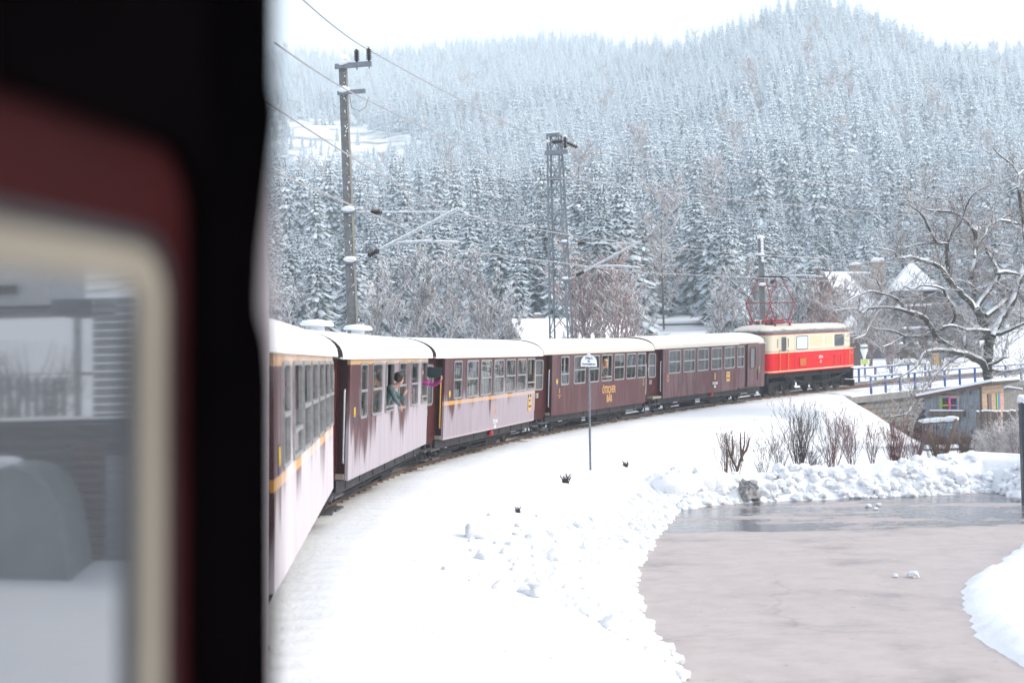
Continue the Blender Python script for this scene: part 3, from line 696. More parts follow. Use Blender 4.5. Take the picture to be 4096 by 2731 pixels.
# lettering and fittings of the sides
lettering('ÖTSCHER', .40, M['tan'], c4, .72, -1.256, 1.33, .012, .92); lettering('BÄR', .40, M['tan'], c4, .80, -1.256, .97, .012, .92)
for root, x, z in ((c4, -4.77, 1.62), (c5, -5.06, 1.72), (c4, 5.2, 1.72), (c5, 5.75, 1.72)):
    put('bear_emblem', bear_emblem(.24), root, Matrix.Translation((x, -1.2505, z)))
    lettering('ÖTSCHER', .075, M['tan'], root, x, -1.254, z - .20, .001, .9); lettering('BÄR', .075, M['tan'], root, x, -1.254, z - .27, .001, .9)
for root, x, z in ((c3, .12, 1.30), (c5, .17, 1.50)):
    put('bear_emblem', bear_emblem(.42), root, Matrix.Translation((x, -1.2505, z)))
    lettering('ÖTSCHER', .17, M['white_print'], root, x, -1.256, z - .40, .003, .8); lettering('BÄR', .17, M['white_print'], root, x, -1.256, z - .56, .003, .8)
def route_board(root, x, z):
    b = part('route_board', MB().span((x - .21, -1.275, z - .24), (x + .21, -1.2505, z + .24)), M['board'], root)
    lettering('Mariazell', .10, M['ink'], b, x, -1.279, z - .10, .001, .9); lettering('1306  →', .08, M['ink'], b, x, -1.279, z + .10, .001, .9)
    for sx in (-.15, .15): part('board_hook', MB().span((x + sx - .02, -1.272, z + .245), (x + sx + .02, -1.2505, z + .33)), M['ink'], b)
route_board(c5, 1.70, 1.42); route_board(c3, 4.75, 1.32)
# sliding door of the last coach before the engine
sd_ = part('sliding_door', wall_with_holes(4.0, 5.42, .80, 2.98, [(4.36, 5.02, 1.72, 2.78)], -1.33, -1.285), paint5, c5)
part('door_window_frame', MB().ring(rrect(4.32, 5.06, 1.68, 2.82, .08, -1.345), rrect(4.40, 4.98, 1.76, 2.74, .06, -1.345), (0, .04, 0)), M['maroon_dark'], sd_)
part('pane', MB().add([(4.36, -1.315, 1.72), (5.02, -1.315, 1.72), (5.02, -1.315, 2.78), (4.36, -1.315, 2.78)], [(0, 1, 2, 3)]), M['door_glass'], sd_)
part('handle', MB().span((5.26, -1.36, 1.1), (5.32, -1.331, 1.62)), M['ink'], sd_)
part('door_rail', MB().span((3.0, -1.32, 2.985), (5.5, -1.251, 3.01)).span((3.0, -1.31, .74), (5.45, -1.251, .78)), M['maroon_dark'], c5)
part('door_shadow_strip', MB().span((3.86, -1.262, .80), (3.98, -1.2505, 2.98)), M['maroon_dark'], c5)  # solid dark strip painted in for the shadow beside the sliding door
part('step', MB().span((3.4, -1.36, .36), (5.2, -1.05, .40)), M['step'], c5)

# ------------------------------------------------------------------ electric locomotive
def loco_paint():
    t = NT('locomotive_paint'); vec = t.coord(); z = t.sep(vec)[2]; n1 = t.noise(1.6, 4, vec)
    red = t.mix(t.ramp(n1, 0.48, 0.6), (0.56, 0.004, 0.008), (0.56, 0.012, 0.014))
    c = t.mix(t.math('GREATER_THAN', z, 2.33), red, (0.60, 0.56, 0.44))
    for a, b, col in ((2.415, 2.44, (0.5, 0.06, 0.04)), (1.27, 1.335, (0.62, 0.03, 0.03)), (1.335, 1.385, (0.66, 0.56, 0.38)), (3.30, 3.36, (0.60, 0.03, 0.03))):
        c = t.mix(t.math('MULTIPLY', t.math('GREATER_THAN', z, a), t.math('LESS_THAN', z, b)), c, col)
    return t.bsdf(c, 0.4, 0, None, spec=0.12)
M['loco'] = loco_paint()
M['loco_roof'] = snowy('locomotive_roof', (0.085, 0.085, 0.095), 0.52, 0.80, 1.5, 0.3, 0.6, snow=(0.60, 0.555, 0.50))
M['panto'] = plain('pantograph_red', (0.24, 0.02, 0.035), 0.45, var=0.25)
M['blind'] = plain('pale_blind', (0.52, 0.62, 0.74), 0.6, var=0.04, stretch=(.2, 1, 8))
M['grille'] = plain('cream_grille', (0.55, 0.51, 0.34), 0.6, var=0.15, scale=40)
th0, th1 = 36.75, 43.75
pa, _ = track(th0, 1.15); pb, _ = track(th1, 1.15); midl = (pa + pb) / 2; hd = math.degrees(math.atan2(pb[0] - pa[0], pb[1] - pa[1]))
LM = pose(midl, hd, R_(40.25) * TR, 2.6, .018)
loco = thing('electric_locomotive', 'red and cream electric locomotive with raised red pantograph at the head of the train', 'locomotive', matrix=LM)
HX, HY, LZ0, LZ1 = 5.0, 1.2, 1.27, 3.36
def plan(x, y, r, n=5):
    pts = []
    for sx, sy, a0 in ((1, -1, -90), (1, 1, 0), (-1, 1, 90), (-1, -1, 180)):
        for k in range(n + 1):
            a = R_(a0 + 90 * k / n); pts.append((sx * (x - r) + r * math.cos(a), sy * (y - r) + r * math.sin(a)))
    return pts
pl = plan(HX, HY, .45); n = len(pl); mb = MB()
vs = [(x, y, z) for z in (LZ0, LZ1) for x, y in pl]
mb.add(vs, [(i, (i + 1) % n, n + (i + 1) % n, n + i) for i in range(n)], 0, True); mb.add(vs[:n], [tuple(range(n - 1, -1, -1))]); mb.add(vs[n:], [tuple(range(n))])
body = part('body', mb, M['loco'], loco)
mb = MB(); lv = [(1.03, 3.345, 0.02), (1.03, 3.40, .02), (1.0, 3.50, -.04), (.97, 3.62, -.16), (.90, 3.74, -.40), (.78, 3.81, -.75)]
vs = []
for kx, z, ins in lv:
    vs += [(x, y, z) for x, y in plan(HX + ins + .03, HY + ins * .9 + .03 if HY + ins * .9 > .3 else .35, min(.5, HY + ins * .9))]
mb.add(vs, [(l * n + i, l * n + (i + 1) % n, (l + 1) * n + (i + 1) % n, (l + 1) * n + i) for l in range(len(lv) - 1) for i in range(n)], 0, True); mb.add(vs[-n:], [tuple(range(n))]); mb.add(vs[:n], [tuple(range(n - 1, -1, -1))])
part('roof', mb, M['loco_roof'], loco)
def inset(name, x0, x1, z0, z1, mat, fr=None, r=.07, y=-HY):
    w = part(name, MB().prism(rrect(x0, x1, z0, z1, r, y - .006), (0, .03, 0)), mat, loco)
    if fr: part('frame', MB().ring(rrect(x0 - .04, x1 + .04, z0 - .04, z1 + .04, r + .03, y - .022), rrect(x0, x1, z0, z1, r, y - .022), (0, .03, 0)), fr, w)
    return w
inset('door_window', -3.66, -3.22, 2.43, 3.16, M['dark_glass'], M['alu'])
inset('window', 2.35, 3.38, 2.56, 3.16, M['dark_glass'], M['steel'], .09)
inset('window_blind', -2.02, -.82, 2.50, 3.16, M['blind'], M['steel'], .07)
inset('grille', -.50, .88, 2.62, 3.16, M['grille'], None, .02); inset('grille', 1.24, 2.0, 2.62, 3.12, M['grille'], None, .02)
inset('cab_window', 4.22, 4.62, 2.48, 3.18, M['dark_glass'], M['alu'], .06)
inset('hatch', 2.28, 3.06, 1.50, 2.08, M['loco'], None, .1)
part('hatch_frame', MB().ring(rrect(2.26, 3.08, 1.48, 2.10, .12, -HY - .03), rrect(2.30, 3.04, 1.52, 2.06, .1, -HY - .03), (0, .04, 0)), plain('hatch_red', (0.42, 0.02, 0.02), 0.4), loco)
lou = part('louvre', MB().ring(rrect(-1.75, -.92, 1.50, 2.06, .1, -HY - .03), rrect(-1.66, -1.0, 1.56, 1.98, .06, -HY - .03), (0, .04, 0)), M['loco'], loco)
for i in range(8): part('slat', MB().beam((-1.66, -HY - .018, 1.60 + i * .05), (-1.0, -HY - .018, 1.60 + i * .05), .03, .018), M['rail_yellow'], lou)
for x in (-3.92, -3.02, 4.05): part('handrail', MB().tube([(x, -HY - .01, 2.5), (x, -HY - .07, 2.5), (x, -HY - .07, 1.42), (x, -HY - .01, 1.40)], .018, 6), M['rail_yellow'], loco)
for x in (-4.14, -3.02): part('grab_bar', MB().tube([(x, -HY - .05, 2.62), (x, -HY - .05, 3.1)], .015, 6), M['black'], loco)
for x in (-2.2, 3.52): part('seam_strip', MB().span((x - .025, -HY - .015, LZ0 + .02), (x + .025, -HY + .01, LZ1 - .02)), M['loco'], loco)
part('door', MB().ring(rrect(-3.86, -3.08, 1.40, 3.25, .03, -HY - .012), rrect(-3.83, -3.11, 1.43, 3.22, .03, -HY - .012), (0, .02, 0)), M['loco'], loco)
lettering('NÖVOG', .20, M['white_print'], loco, .72, -HY - .006, 1.92, .004, .62); lettering('E11', .20, M['white_print'], loco, .72, -HY - .006, 1.66, .004, .62)
lettering('2', .16, M['white_print'], loco, 4.42, -HY - .006, 2.05, .003, .8)
# running gear: main frame, bridge truss, bogies with wheels
mb = MB()
mb.span((-4.7, -1.0, 1.02), (4.7, 1.0, 1.26))
for y in (-1.08, 1.04):
    mb.span((-3.2, y, .98), (4.5, y + .04, 1.10))
    mb.beam((-2.6, y, .92), (-.9, y, .60), .05, .09); mb.beam((-.9, y, .60), (1.9, y, .60), .05, .09); mb.beam((1.9, y, .60), (4.0, y, .98), .05, .09)
    for x in (-.9, 1.9): mb.beam((x, y, .60), (x, y, 1.0), .05, .14)
for x in (-2.0, 0, 2.0): mb.span((x - .5, -.8, .66), (x + .5, .8, 1.0))
mb.span((.9, -1.14, 1.10), (4.2, -1.06, 1.15)).span((.9, -1.14, 1.19), (4.2, -1.10, 1.225))
part('frame', mb, M['black'], loco)
part('buffer_beam', MB().span((-4.95, -1.05, .55), (-4.75, 1.05, 1.2)), M['black'], loco)
part('buffer_beam', MB().span((4.75, -1.05, .55), (4.95, 1.05, 1.2)).lathe([(0, 0), (.22, .02), (.22, .05), (.06, .1)], 14, (5.25, 0, .62), (1, 0, 0)).tube([(4.9, 0, .62), (5.3, 0, .62)], .07, 8), M['black'], loco)
part('snow_plough', MB().prism([(5.2, -1.0, .15), (5.2, -1.0, .5), (4.9, -1.1, .5), (4.9, -1.1, .15)], (0, 2.1, 0)), M['black'], loco)
part('sand_box', MB().span((-4.9, -1.12, .18), (-4.6, -.7, .72)), M['black'], loco)
lw = wheel_mesh(.40)
for x in (-2.9, 2.9):
    bm = MB()
    for y in (-.72, .66):
        bm.prism([(-1.6, y, .46), (1.6, y, .46), (1.6, y, .66), (.6, y, .78), (-.6, y, .78), (-1.6, y, .66)], (0, .06, 0))
        for sx in (-1.15, 0, 1.15): bm.span((sx - .15, y - .08, .26), (sx + .15, y + .14, .58)); bm.beam((sx - .4, y - .02, .3), (sx + .1, y - .02, .62), .04, .05); bm.beam((sx + .4, y - .02, .3), (sx - .1, y - .02, .62), .04, .05)
    bg = part('bogie', bm, M['black'], loco, Matrix.Translation((x, 0, 0)))
    for sx in (-1.15, 0, 1.15):
        for sy in (-1, 1): put('wheel', lw, bg, Matrix.Translation((sx, sy * .42, .40)) @ (Matrix.Rotation(math.pi, 4, 'Z') if sy > 0 else Matrix.Identity(4)))
part('roof_aerial', MB().tube([(-4.3, -.3, 3.7), (-4.3, -.3, 4.02)], .02, 6).blob((-4.3, -.3, 4.05), .06, 3), M['roof_cream'], loco)
part('roof_gear', MB().tube([(-3.6, -.2, 3.82), (-2.9, -.2, 3.86)], .05, 8).lathe([(.03, 0), (.08, .04), (.05, .08), (.08, .12), (.05, .16), (.08, .2), (.03, .24)], 10, (-3.3, -.4, 3.80)).tube([(-3.2, .0, 3.85), (-1.2, .0, 3.9)], .04, 6), M['black'], loco)
px = -2.75; zb = 3.98
pan = MB(); pf = MB()
pf.span((px - 1.0, -.78, zb - .05), (px + 1.0, -.70, zb + .03)).span((px - 1.0, .70, zb - .05), (px + 1.0, .78, zb + .03)).span((px - .95, -.70, zb - .05), (px - .87, .70, zb + .02)).span((px + .87, -.70, zb - .05), (px + .95, .70, zb + .02))
for sx in (-.8, .8):
    for sy in (-.74, .74): pf.lathe([(.09, -.30), (.05, -.25), (.09, -.20), (.05, -.15), (.09, -.10), (.05, -.06)], 10, (px + sx, sy, zb))
pf.tube([(px - .6, -.4, zb + .08), (px + .7, -.4, zb + .08)], .07, 8).tube([(px - .5, .3, zb + .08), (px + .5, .3, zb + .08)], .05, 8)
pt_ = part('pantograph', pf, M['panto'], loco)
A, B_, ZK, ZT = 1.36, .72, zb + 1.02, zb + 2.40
low = MB(); up_ = MB()
for sx in (-1, 1):
    for sy in (-1, 1):
        low.tube([(px + sx * .66, sy * .72, zb), (px + sx * A, sy * B_, ZK)], [.045, .03], 6); up_.tube([(px + sx * A, sy * B_, ZK), (px + sx * .34, sy * .50, ZT - .05)], [.028, .022], 6)
    low.tube([(px + sx * A, -B_, ZK), (px + sx * A, B_, ZK)], .025, 6); low.tube([(px + sx * .66, -.72, zb), (px + sx * A, B_, ZK)], .018, 6)
    up_.tube([(px + sx * .78, -.62, (ZK + ZT) / 2 + .2), (px + sx * .78, .62, (ZK + ZT) / 2 + .2)], .018, 6)
part('lower_arm', low, M['panto'], pt_); part('upper_arm', up_, M['panto'], pt_)
for sx in (-.30, .30):
    part('contact_strip', MB().tube([(px + sx, -1.05, ZT - .20), (px + sx, -.86, ZT - .02), (px + sx, -.5, ZT + .04), (px + sx, .5, ZT + .04), (px + sx, .86, ZT - .02), (px + sx, 1.05, ZT - .20)], .03, 6), M['black'], pt_)

# ------------------------------------------------------------------ own carriage end beside the camera
D0 = 1.5; HD0 = R_(-9.7)
f0 = Vector((math.sin(HD0), math.cos(HD0), 0)); l0 = Vector((-math.cos(HD0), math.sin(HD0), 0))
p0 = Vector((-.1666 * D0, D0, CAMZ))
OM = Matrix.Translation(p0) @ Matrix.Rotation(math.pi / 2 - HD0, 4, 'Z') @ Matrix.Rotation(R_(1.6), 4, 'X')
OI = OM.inverted()
M['own_dark'] = plain('shaded_door_post', (0.0016, 0.0012, 0.0015), 1.0, var=0.2, spec=0.0)  # near-black base paints the recess shade into post, header and end wall
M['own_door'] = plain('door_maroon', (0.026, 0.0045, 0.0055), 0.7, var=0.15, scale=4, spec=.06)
M['cream_frame'] = plain('cream_window_frame', (0.195, 0.178, 0.15), 0.7, var=0.06, spec=.1)
M['gasket'] = plain('black_gasket', (0.012, 0.013, 0.018), 0.5)
own = thing('passenger_coach', 'blurred carriage end with a cream-framed door window, dark post and header close to the lens', 'railway coach', 'maroon coaches of the narrow gauge train', matrix=OM)
wq = 0.093
# post: the step between the side of the body and the door, its outer edge with a shallow hollow
edge = [(.0, 1.2), (.001, .30), (-.004, .27), (.004, .20), (.012, .13), (.015, .075), (.014, .055), (.005, .02), (.002, -.02), (0, -.3), (0, -2.1)]
mb = MB(); lp = [(0, y, z) for y, z in edge] + [(0, wq + .05, -2.1), (0, wq + .05, 1.2)]
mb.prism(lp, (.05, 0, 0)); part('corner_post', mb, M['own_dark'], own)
aq = R_(21.7); du = Vector((-math.cos(aq), math.sin(aq), 0)); dn = Vector((-math.sin(aq), -math.cos(aq), 0))   # along the door away from the post; towards the camera side
dq = Vector((0, wq, 0))
def DP(q, z, o=0.0): return dq + du * q + dn * o + Vector((0, 0, z))
def door_uv(u, v):
    """where the sight line through a photo point meets the door plane"""
    o = OI @ Vector((0, 0, CAMZ)); d = OI.to_3x3() @ Vector(ray(u, v)); k = (dq - o).dot(dn) / d.dot(dn); h = o + d * k
    return (h - dq).dot(du), h.z
def arc_loop(q0, q1, z0, z1, r, o, n=6, left_r=None):
    return [DP(x, z, o) for x, _, z in rrect(q0, q1, z0, z1, r, 0, n)]
qi, ztop_i = door_uv(570, 1300)[0], door_uv(60, 1070)[1]
qo, ztop_o = door_uv(655, 1300)[0], door_uv(0, 880)[1]
qh, ztop_h = door_uv(740, 1600)[0], door_uv(0, 360)[1]
QL = 1.05
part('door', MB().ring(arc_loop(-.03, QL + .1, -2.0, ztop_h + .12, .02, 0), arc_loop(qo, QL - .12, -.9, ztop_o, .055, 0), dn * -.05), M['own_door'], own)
own_door = [c for c in own.children if c.name.startswith('door')][0]
part('gasket', MB().ring(arc_loop(qo - .012, QL - .11, -.912, ztop_o + .014, .062, .004), arc_loop(qo, QL - .12, -.9, ztop_o, .055, .004), dn * -.03), M['gasket'], own_door)
part('window_frame', MB().ring(arc_loop(qo, QL - .12, -.9, ztop_o, .055, .001), arc_loop(qi, QL - .17, -.86, ztop_i, .030, .001), dn * -.006), M['cream_frame'], own_door)
part('window_pane', MB().add([DP(qi - .01, -.88, -.003), DP(QL - .15, -.88, -.003), DP(QL - .15, ztop_i + .01, -.003), DP(qi - .01, ztop_i + .01, -.003)], [(0, 1, 2, 3)]), M['mirror_glass'], own_door)
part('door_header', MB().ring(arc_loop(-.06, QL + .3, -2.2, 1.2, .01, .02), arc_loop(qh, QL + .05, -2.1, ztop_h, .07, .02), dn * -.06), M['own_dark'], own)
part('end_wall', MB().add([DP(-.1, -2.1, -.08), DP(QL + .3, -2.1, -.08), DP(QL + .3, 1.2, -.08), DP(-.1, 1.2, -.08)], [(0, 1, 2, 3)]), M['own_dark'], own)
part('side_wall', MB().span((.052, .0, -2.1), (9.75, .06, .23)), paint1, own, Matrix.Translation((0, 0, 0)))
mb = MB(); prof = [(.02, .2), (.04, .32), (.2, .5), (.6, .64), (1.2, .70), (2.4, .4)]
mb.add([(x, y, z) for x in (.06, 9.9) for y, z in prof], [(i, i + 1, 7 + i, 6 + i) for i in range(5)], 0, True); part('roof', mb, M['roof_snow'], own)

# what stands beside the line behind the camera and shows in that door window as a reflection
PN = (OM.to_3x3() @ dn).normalized(); PQ = OM @ dq
REFL = Matrix.Translation(PQ) @ (Matrix.Identity(3) - 2 * Matrix([[PN[i] * PN[j] for j in range(3)] for i in range(3)])).to_4x4() @ Matrix.Translation(-PQ)
def vm(u, v, Y): return REFL @ at(u, v, Y)
def rbox(u0, v0, u1, v1, Y, depth, mb=None):
    mb = mb or MB(); a, b, c, d = at(u0, v1, Y), at(u1, v1, Y), at(u1, v0, Y), at(u0, v0, Y)
    for q in (b,): q.z = a.z
    c.z = d.z = (c.z + d.z) / 2; b.z = a.z
    pts = [a, b, c, d]; back = Vector((-.12, depth, 0))
    return mb.add([REFL @ p for p in pts] + [REFL @ (p + back) for p in pts], [(0, 1, 2, 3), (7, 6, 5, 4), (0, 4, 5, 1), (1, 5, 6, 2), (2, 6, 7, 3), (3, 7, 4, 0)])
RY = 27.0
M['board_grey'] = plain('grey_weatherboard', (0.23, 0.24, 0.26), 0.7, var=0.2, stretch=(.3, .3, 4))
M['board_dark'] = plain('dark_weatherboard', (0.14, 0.135, 0.15), 0.75, var=0.25, stretch=(.3, .3, 4))
M['plaster'] = plain('pale_plaster', (0.62, 0.63, 0.64), 0.8, var=0.06)
M['tarp'] = plain('grey_green_cover', (0.17, 0.20, 0.20), 0.6, var=0.12, scale=1.5)
M['brick_brown'] = plain('brown_louvre', (0.14, 0.085, 0.08), 0.7, var=0.2)
hs = thing('station_house', 'weatherboarded building with a snowy ledge and porch, mirrored in the door window', 'house')
part('wall', rbox(-500, 1690, 560, 2400, RY + .5, 3), M['board_dark'], hs)
for i in range(14):
    v = 1760 + i * 44; part('weatherboard', rbox(-500, v, 520, v + 37, RY + .35, .12), M['board_dark'], hs)
for i in range(15):
    v = 1190 + i * 33; part('weatherboard', rbox(378, v, 545, v + 29, RY + .1, .3), M['board_grey'], hs)
for i in range(14):
    v = 1775 + i * 34; part('louvre', rbox(300, v, 420, v + 17, RY + .1, .15), M['brick_brown'], hs)
part('corner_panel', rbox(425, 1820, 560, 2370, RY + .1, .4), M['board_grey'], hs)
part('wall', rbox(-500, 900, 200, 1240, RY + 4, 3), M['plaster'], hs); part('window', rbox(-60, 1142, 70, 1180, RY + 3.9, .2), M['dark_glass'], hs)
part('porch_roof', rbox(-500, 1240, 215, 1268, RY + 3.6, 3), M['board_dark'], hs); part('porch_roof', rbox(205, 1195, 375, 1262, RY + 1, 2), M['board_dark'], hs)
part('porch_post', rbox(300, 1262, 328, 1680, RY + .6, .3), M['board_grey'], hs)
part('ledge', rbox(-500, 1700, 560, 1722, RY - .1, 1.2), M['board_dark'], hs); part('snow', rbox(-500, 1678, 560, 1700, RY - .15, 1.2), M['snowcap'], hs)
rl = MB(); rbox(-500, 1504, 300, 1512, RY + 1.2, .06, rl); rbox(328, 1488, 380, 1500, RY + 1.2, .06, rl)
for i in range(10): rbox(-60 + i * 36, 1510, -56 + i * 36, 1670, RY + 1.2, .05, rl)
part('railing', rl, M['board_grey'], hs)
sb_ = MB()
for i in range(90):
    p = at(random.uniform(-80, 300), random.uniform(1540, 1690), RY + 8 + random.uniform(0, 3)); q = p + Vector((random.uniform(-.5, .5), random.uniform(-.3, .3), random.uniform(.5, 1.3)))
    sb_.tube([REFL @ p, REFL @ ((p + q) / 2 + Vector((.05, 0, 0))), REFL @ q], [.03, .02, .008], 3)
single('hedge_shrub', sb_, snowy('frosted_hedge', (0.22, 0.18, 0.17), 0.1, 0.5), 'frosted shrub behind the porch railing, mirrored in the door window', 'shrub')
mb = MB(); p0_, p1_ = at(-330, 2450, RY - 2.2), at(285, 2400, RY - 2.2); p1_.z = p0_.z; cx_ = (p0_ + p1_) / 2; ww = (p1_ - p0_).length / 2; hh = (at(0, 1830, RY - 2.2) - at(0, 2450, RY - 2.2)).z
prof = [(math.copysign(abs(math.cos(a)) ** .55, math.cos(a)) * ww, math.sin(a) ** .75 * hh) for a in np.linspace(0.001, math.pi - .001, 22)]
prof = [(x, z) for x, z in prof]
mb.prism([REFL @ (cx_ + Vector((x, 0, z - .2))) for x, z in prof], REFL.to_3x3() @ Vector((-.2, 2.0, 0)))
bn = single('covered_bin', mb, M['tarp'], 'rounded grey-green covered stack by the boarded wall, mirrored in the door window', 'covered stack')
part('snow_cap', MB().blob(REFL @ at(20, 1850, RY - 2.0), .34, 5, 2, .35), M['snowcap'], bn); part('hem', MB().tube([REFL @ (cx_ + Vector((x * 1.005, -.04, z - .2))) for x, z in prof], .035, 6), M['board_grey'], bn)
mb = MB()
for i in range(16): mb.tube([REFL @ (at(315, 2330, RY - .6) + Vector((random.uniform(-.25, .25), 0, 0))), REFL @ (at(random.uniform(285, 350), random.uniform(2215, 2300), RY - .6))], [.03, .015], 4)
single('dry_plant', mb, snowy('snowy_plant', (0.1, 0.06, 0.06), -.2, .2), 'small snow-covered plant at the foot of the boarded wall, mirrored in the door window', 'plant')

# ------------------------------------------------------------------ masts and wires
def insulator(mb, p, q, r, n=5, mi=0):
    p, q = Vector(p), Vector(q); L = (q - p).length; prof = [(r * .3, 0)]
    for k in range(n):
        a = L * (.08 + .84 * k / n); s = L * .84 / n; prof += [(r * .45, a), (r, a + s * .35), (r * .95, a + s * .6), (r * .45, a + s * .75)]
    prof += [(r * .3, L)]
    return mb.lathe(prof, 10, p, q - p)
def snow_lump(mb, c, r, seed, squash=.5): return mb.blob(c, r, seed, 2, squash, .25, 0, True)
def cantilever(root, mast, Yw, uv_top, uv_bot, uv_end, zb_uv):
    """catenary bracket: stay with insulator, raked tube with insulator, steady arm"""
MX1 = Vector((-5.05, 45.8, gz(-5.05, 45.8)))
W1c = at(1818, 998, 45.0)            # contact wire at the first support
W1m = at(1808, 848, 45.0)
def bracket(root, mx, top_z, bot_z, msgr, cont, halfw, nm='cantilever'):
    dirv = Vector((msgr.x - mx.x, msgr.y - mx.y, 0)).normalized()
    a = Vector((mx.x, mx.y, top_z)) + dirv * halfw; b = Vector((mx.x, mx.y, bot_z)) + dirv * halfw
    st = MB(); L = (msgr - a).length; e = (msgr - a) / L
    st.tube([a, a + e * .55], .035, 6); st.tube([a + e * .95, msgr], .026, 6)
    part('stay_tube', st, M['bracket'], root); part('insulator', insulator(MB(), a + e * .55, a + e * .95, .11), M['insulator'], root)
    dg_ = msgr + (msgr - b).normalized() * .25; L = (dg_ - b).length; e2 = (dg_ - b) / L
    t2 = MB(); t2.tube([b, b + e2 * .45], .03, 6); t2.tube([b + e2 * .9, dg_], .06, 8)
    part('raked_tube', t2, M['bracket'], root); part('insulator', insulator(MB(), b + e2 * .45, b + e2 * .9, .11), M['insulator'], root)
    j = b + e2 * (L * .36); arm_end = cont + dirv * .1 + Vector((0, 0, .22))
    part('steady_arm', MB().tube([j, (j + arm_end) / 2 + Vector((0, 0, .05)), arm_end], .05, 7), M['bracket'], root)
    part('dropper', MB().tube([msgr, cont], .009, 4), M['cable'], root)
    for i, z in enumerate((top_z, bot_z)):
        part('clamp', MB().box((mx.x, mx.y, z), (halfw * 2 + .12, halfw * 2 + .12, .10)), M['steel'], root)
        part('snow_cap', snow_lump(MB(), (mx.x, mx.y - halfw, z + .09), halfw * 1.25, i + 3, .45), M['snowcap'], root)
def concrete_mast(root, mx, ztop, w0, w1, lean=0.0):
    mb = MB(); z0 = mx.z - .5; H = ztop - z0
    def rg(w, z): dx = -lean * (z - z0); return [(mx.x + dx - w, mx.y - w * .8, z), (mx.x + dx + w, mx.y - w * .8, z), (mx.x + dx + w, mx.y + w * .8, z), (mx.x + dx - w, mx.y + w * .8, z)]
    mb.add(rg(w0, z0) + rg(w1, ztop), [(0, 1, 5, 4), (1, 2, 6, 5), (2, 3, 7, 6), (3, 0, 4, 7), (4, 5, 6, 7)])
    part('shaft', mb, M['concrete'], root)
    part('right_face_strip', MB().beam((mx.x + w0 * .9, mx.y - w0 * .85, z0), (mx.x + w1 * .9 - lean * H, mx.y - w1 * .85, ztop), .06, .05), M['lining'], root)  # warm pale strip standing in for the sunlit right face of the shaft
zt1 = at(1385, 850, 45.8).z; zb1 = at(1415, 1050, 45.8).z; ztop1 = at(1380, 255, 45.8).z
m1 = thing('catenary_mast', 'grey concrete mast with a crossarm carrying two brown insulators above the snowy coach roofs', 'catenary mast', 'masts of the overhead line')
LEAN = .012
concrete_mast(m1, MX1, ztop1, .19, .13, LEAN)
frost = MB()
for i in range(90):
    z = random.uniform(5, ztop1 - .3); k = (z - MX1.z) / (ztop1 - MX1.z); w = .19 - .06 * k
    frost.blob((MX1.x - LEAN * (z - MX1.z + .5) + random.uniform(.0, .8) * w, MX1.y - w * .8 - .003, z), random.uniform(.010, .026), i, 0, 1.4)
part('clinging_snow', frost, M['snowcap'], m1, kind='stuff')
mxb = Vector((MX1.x - LEAN * 6.2, MX1.y, MX1.z))
bracket(m1, mxb, zt1, zb1, W1m, W1c, .17)
xt = MX1.x - LEAN * (ztop1 + .5); dirv = Vector((.96, -.26, 0))
arm = MB().beam(Vector((xt, MX1.y - .18, ztop1 - .12)) - dirv * .25, Vector((xt, MX1.y - .18, ztop1 - .12)) + dirv * 1.0, .10, .16); part('crossarm', arm, M['steel'], m1)
ins_pts = []
for q in (.50, .92):
    b = Vector((xt, MX1.y - .18, ztop1 - .03)) + dirv * q; part('insulator', insulator(MB(), b, b + Vector((0, 0, .42)), .095, 6), M['insulator'], m1); ins_pts.append(b + Vector((0, 0, .44)))
    part('pin', MB().tube([b - Vector((0, 0, .25)), b], .02, 6), M['steel'], m1)
for c_, r_, k_2, q_ in (((xt, MX1.y, ztop1 + .12), .20, 2, 1.0), (ins_pts[1] + Vector((0, 0, .03)), .08, 4, .5), ((xt + .05, MX1.y - .1, ztop1 - .02), .25, 9, .35)): part('snow_cap', snow_lump(MB(), c_, r_, k_2, q_), M['snowcap'], m1)
z2 = at(1390, 375, 45.8).z; xa = MX1.x - LEAN * (z2 + .5)
part('bracket_arm', MB().beam(Vector((xa, MX1.y - .16, z2)) - dirv * .2, Vector((xa, MX1.y - .16, z2)) + dirv * .75, .10, .13).tube([(xa + .2, MX1.y - .2, z2 - .1), (xa + .25, MX1.y - .2, z2 - .5), (xa + .5, MX1.y - .2, z2 - .62), (xa + .72, MX1.y - .3, z2 - .5), (xa + .82, MX1.y - .35, z2 - .2)], .012, 4), M['steel'], m1)
sn = MB(); snow_lump(sn, (xa, MX1.y - .12, z2 + .10), .2, 6, .6); part('snow_cap', sn, M['snowcap'], m1)
F1 = at(1478, 405, 45.2)

# lattice tower
MX2 = Vector((2.33, 66.6, gz(2.33, 66.6)))
m2 = thing('lattice_mast', 'tapering galvanised lattice tower of angle steel with cross bracing behind the train', 'catenary mast', 'masts of the overhead line')
zt_l = at(2215, 540, 66.6).z; zb_l = MX2.z - .3; ax_ = Vector((.90, -.30, 0)).normalized(); ay_ = Vector((.30, .95, 0)).normalized()
cxl = lambda z: at(2192 + (1340 - 0) * 0, 900, 66.6)
def corner(i, j, z):
    k = (z - zb_l) / (zt_l - zb_l); wl = (1.28 * (1 - k) + .66 * k) / 2; dl = (.95 * (1 - k) + .55 * k) / 2
    c = Vector((at(2217, 540, 66.6).x * k + at(2247, 1340, 66.6).x * (1 - k), 66.6, z)); return c + ax_ * (wl * i * .80) + ay_ * (dl * j)
lat_levels = [zb_l + (zt_l - zb_l) * (1 - (1 - i / 13) ** 1.0) for i in range(14)]
for i in (-1, 1):
    for j in (-1, 1): part('leg', MB().beam(corner(i, j, zb_l), corner(i, j, zt_l), .09, .09), M['steel'], m2)
br = {}
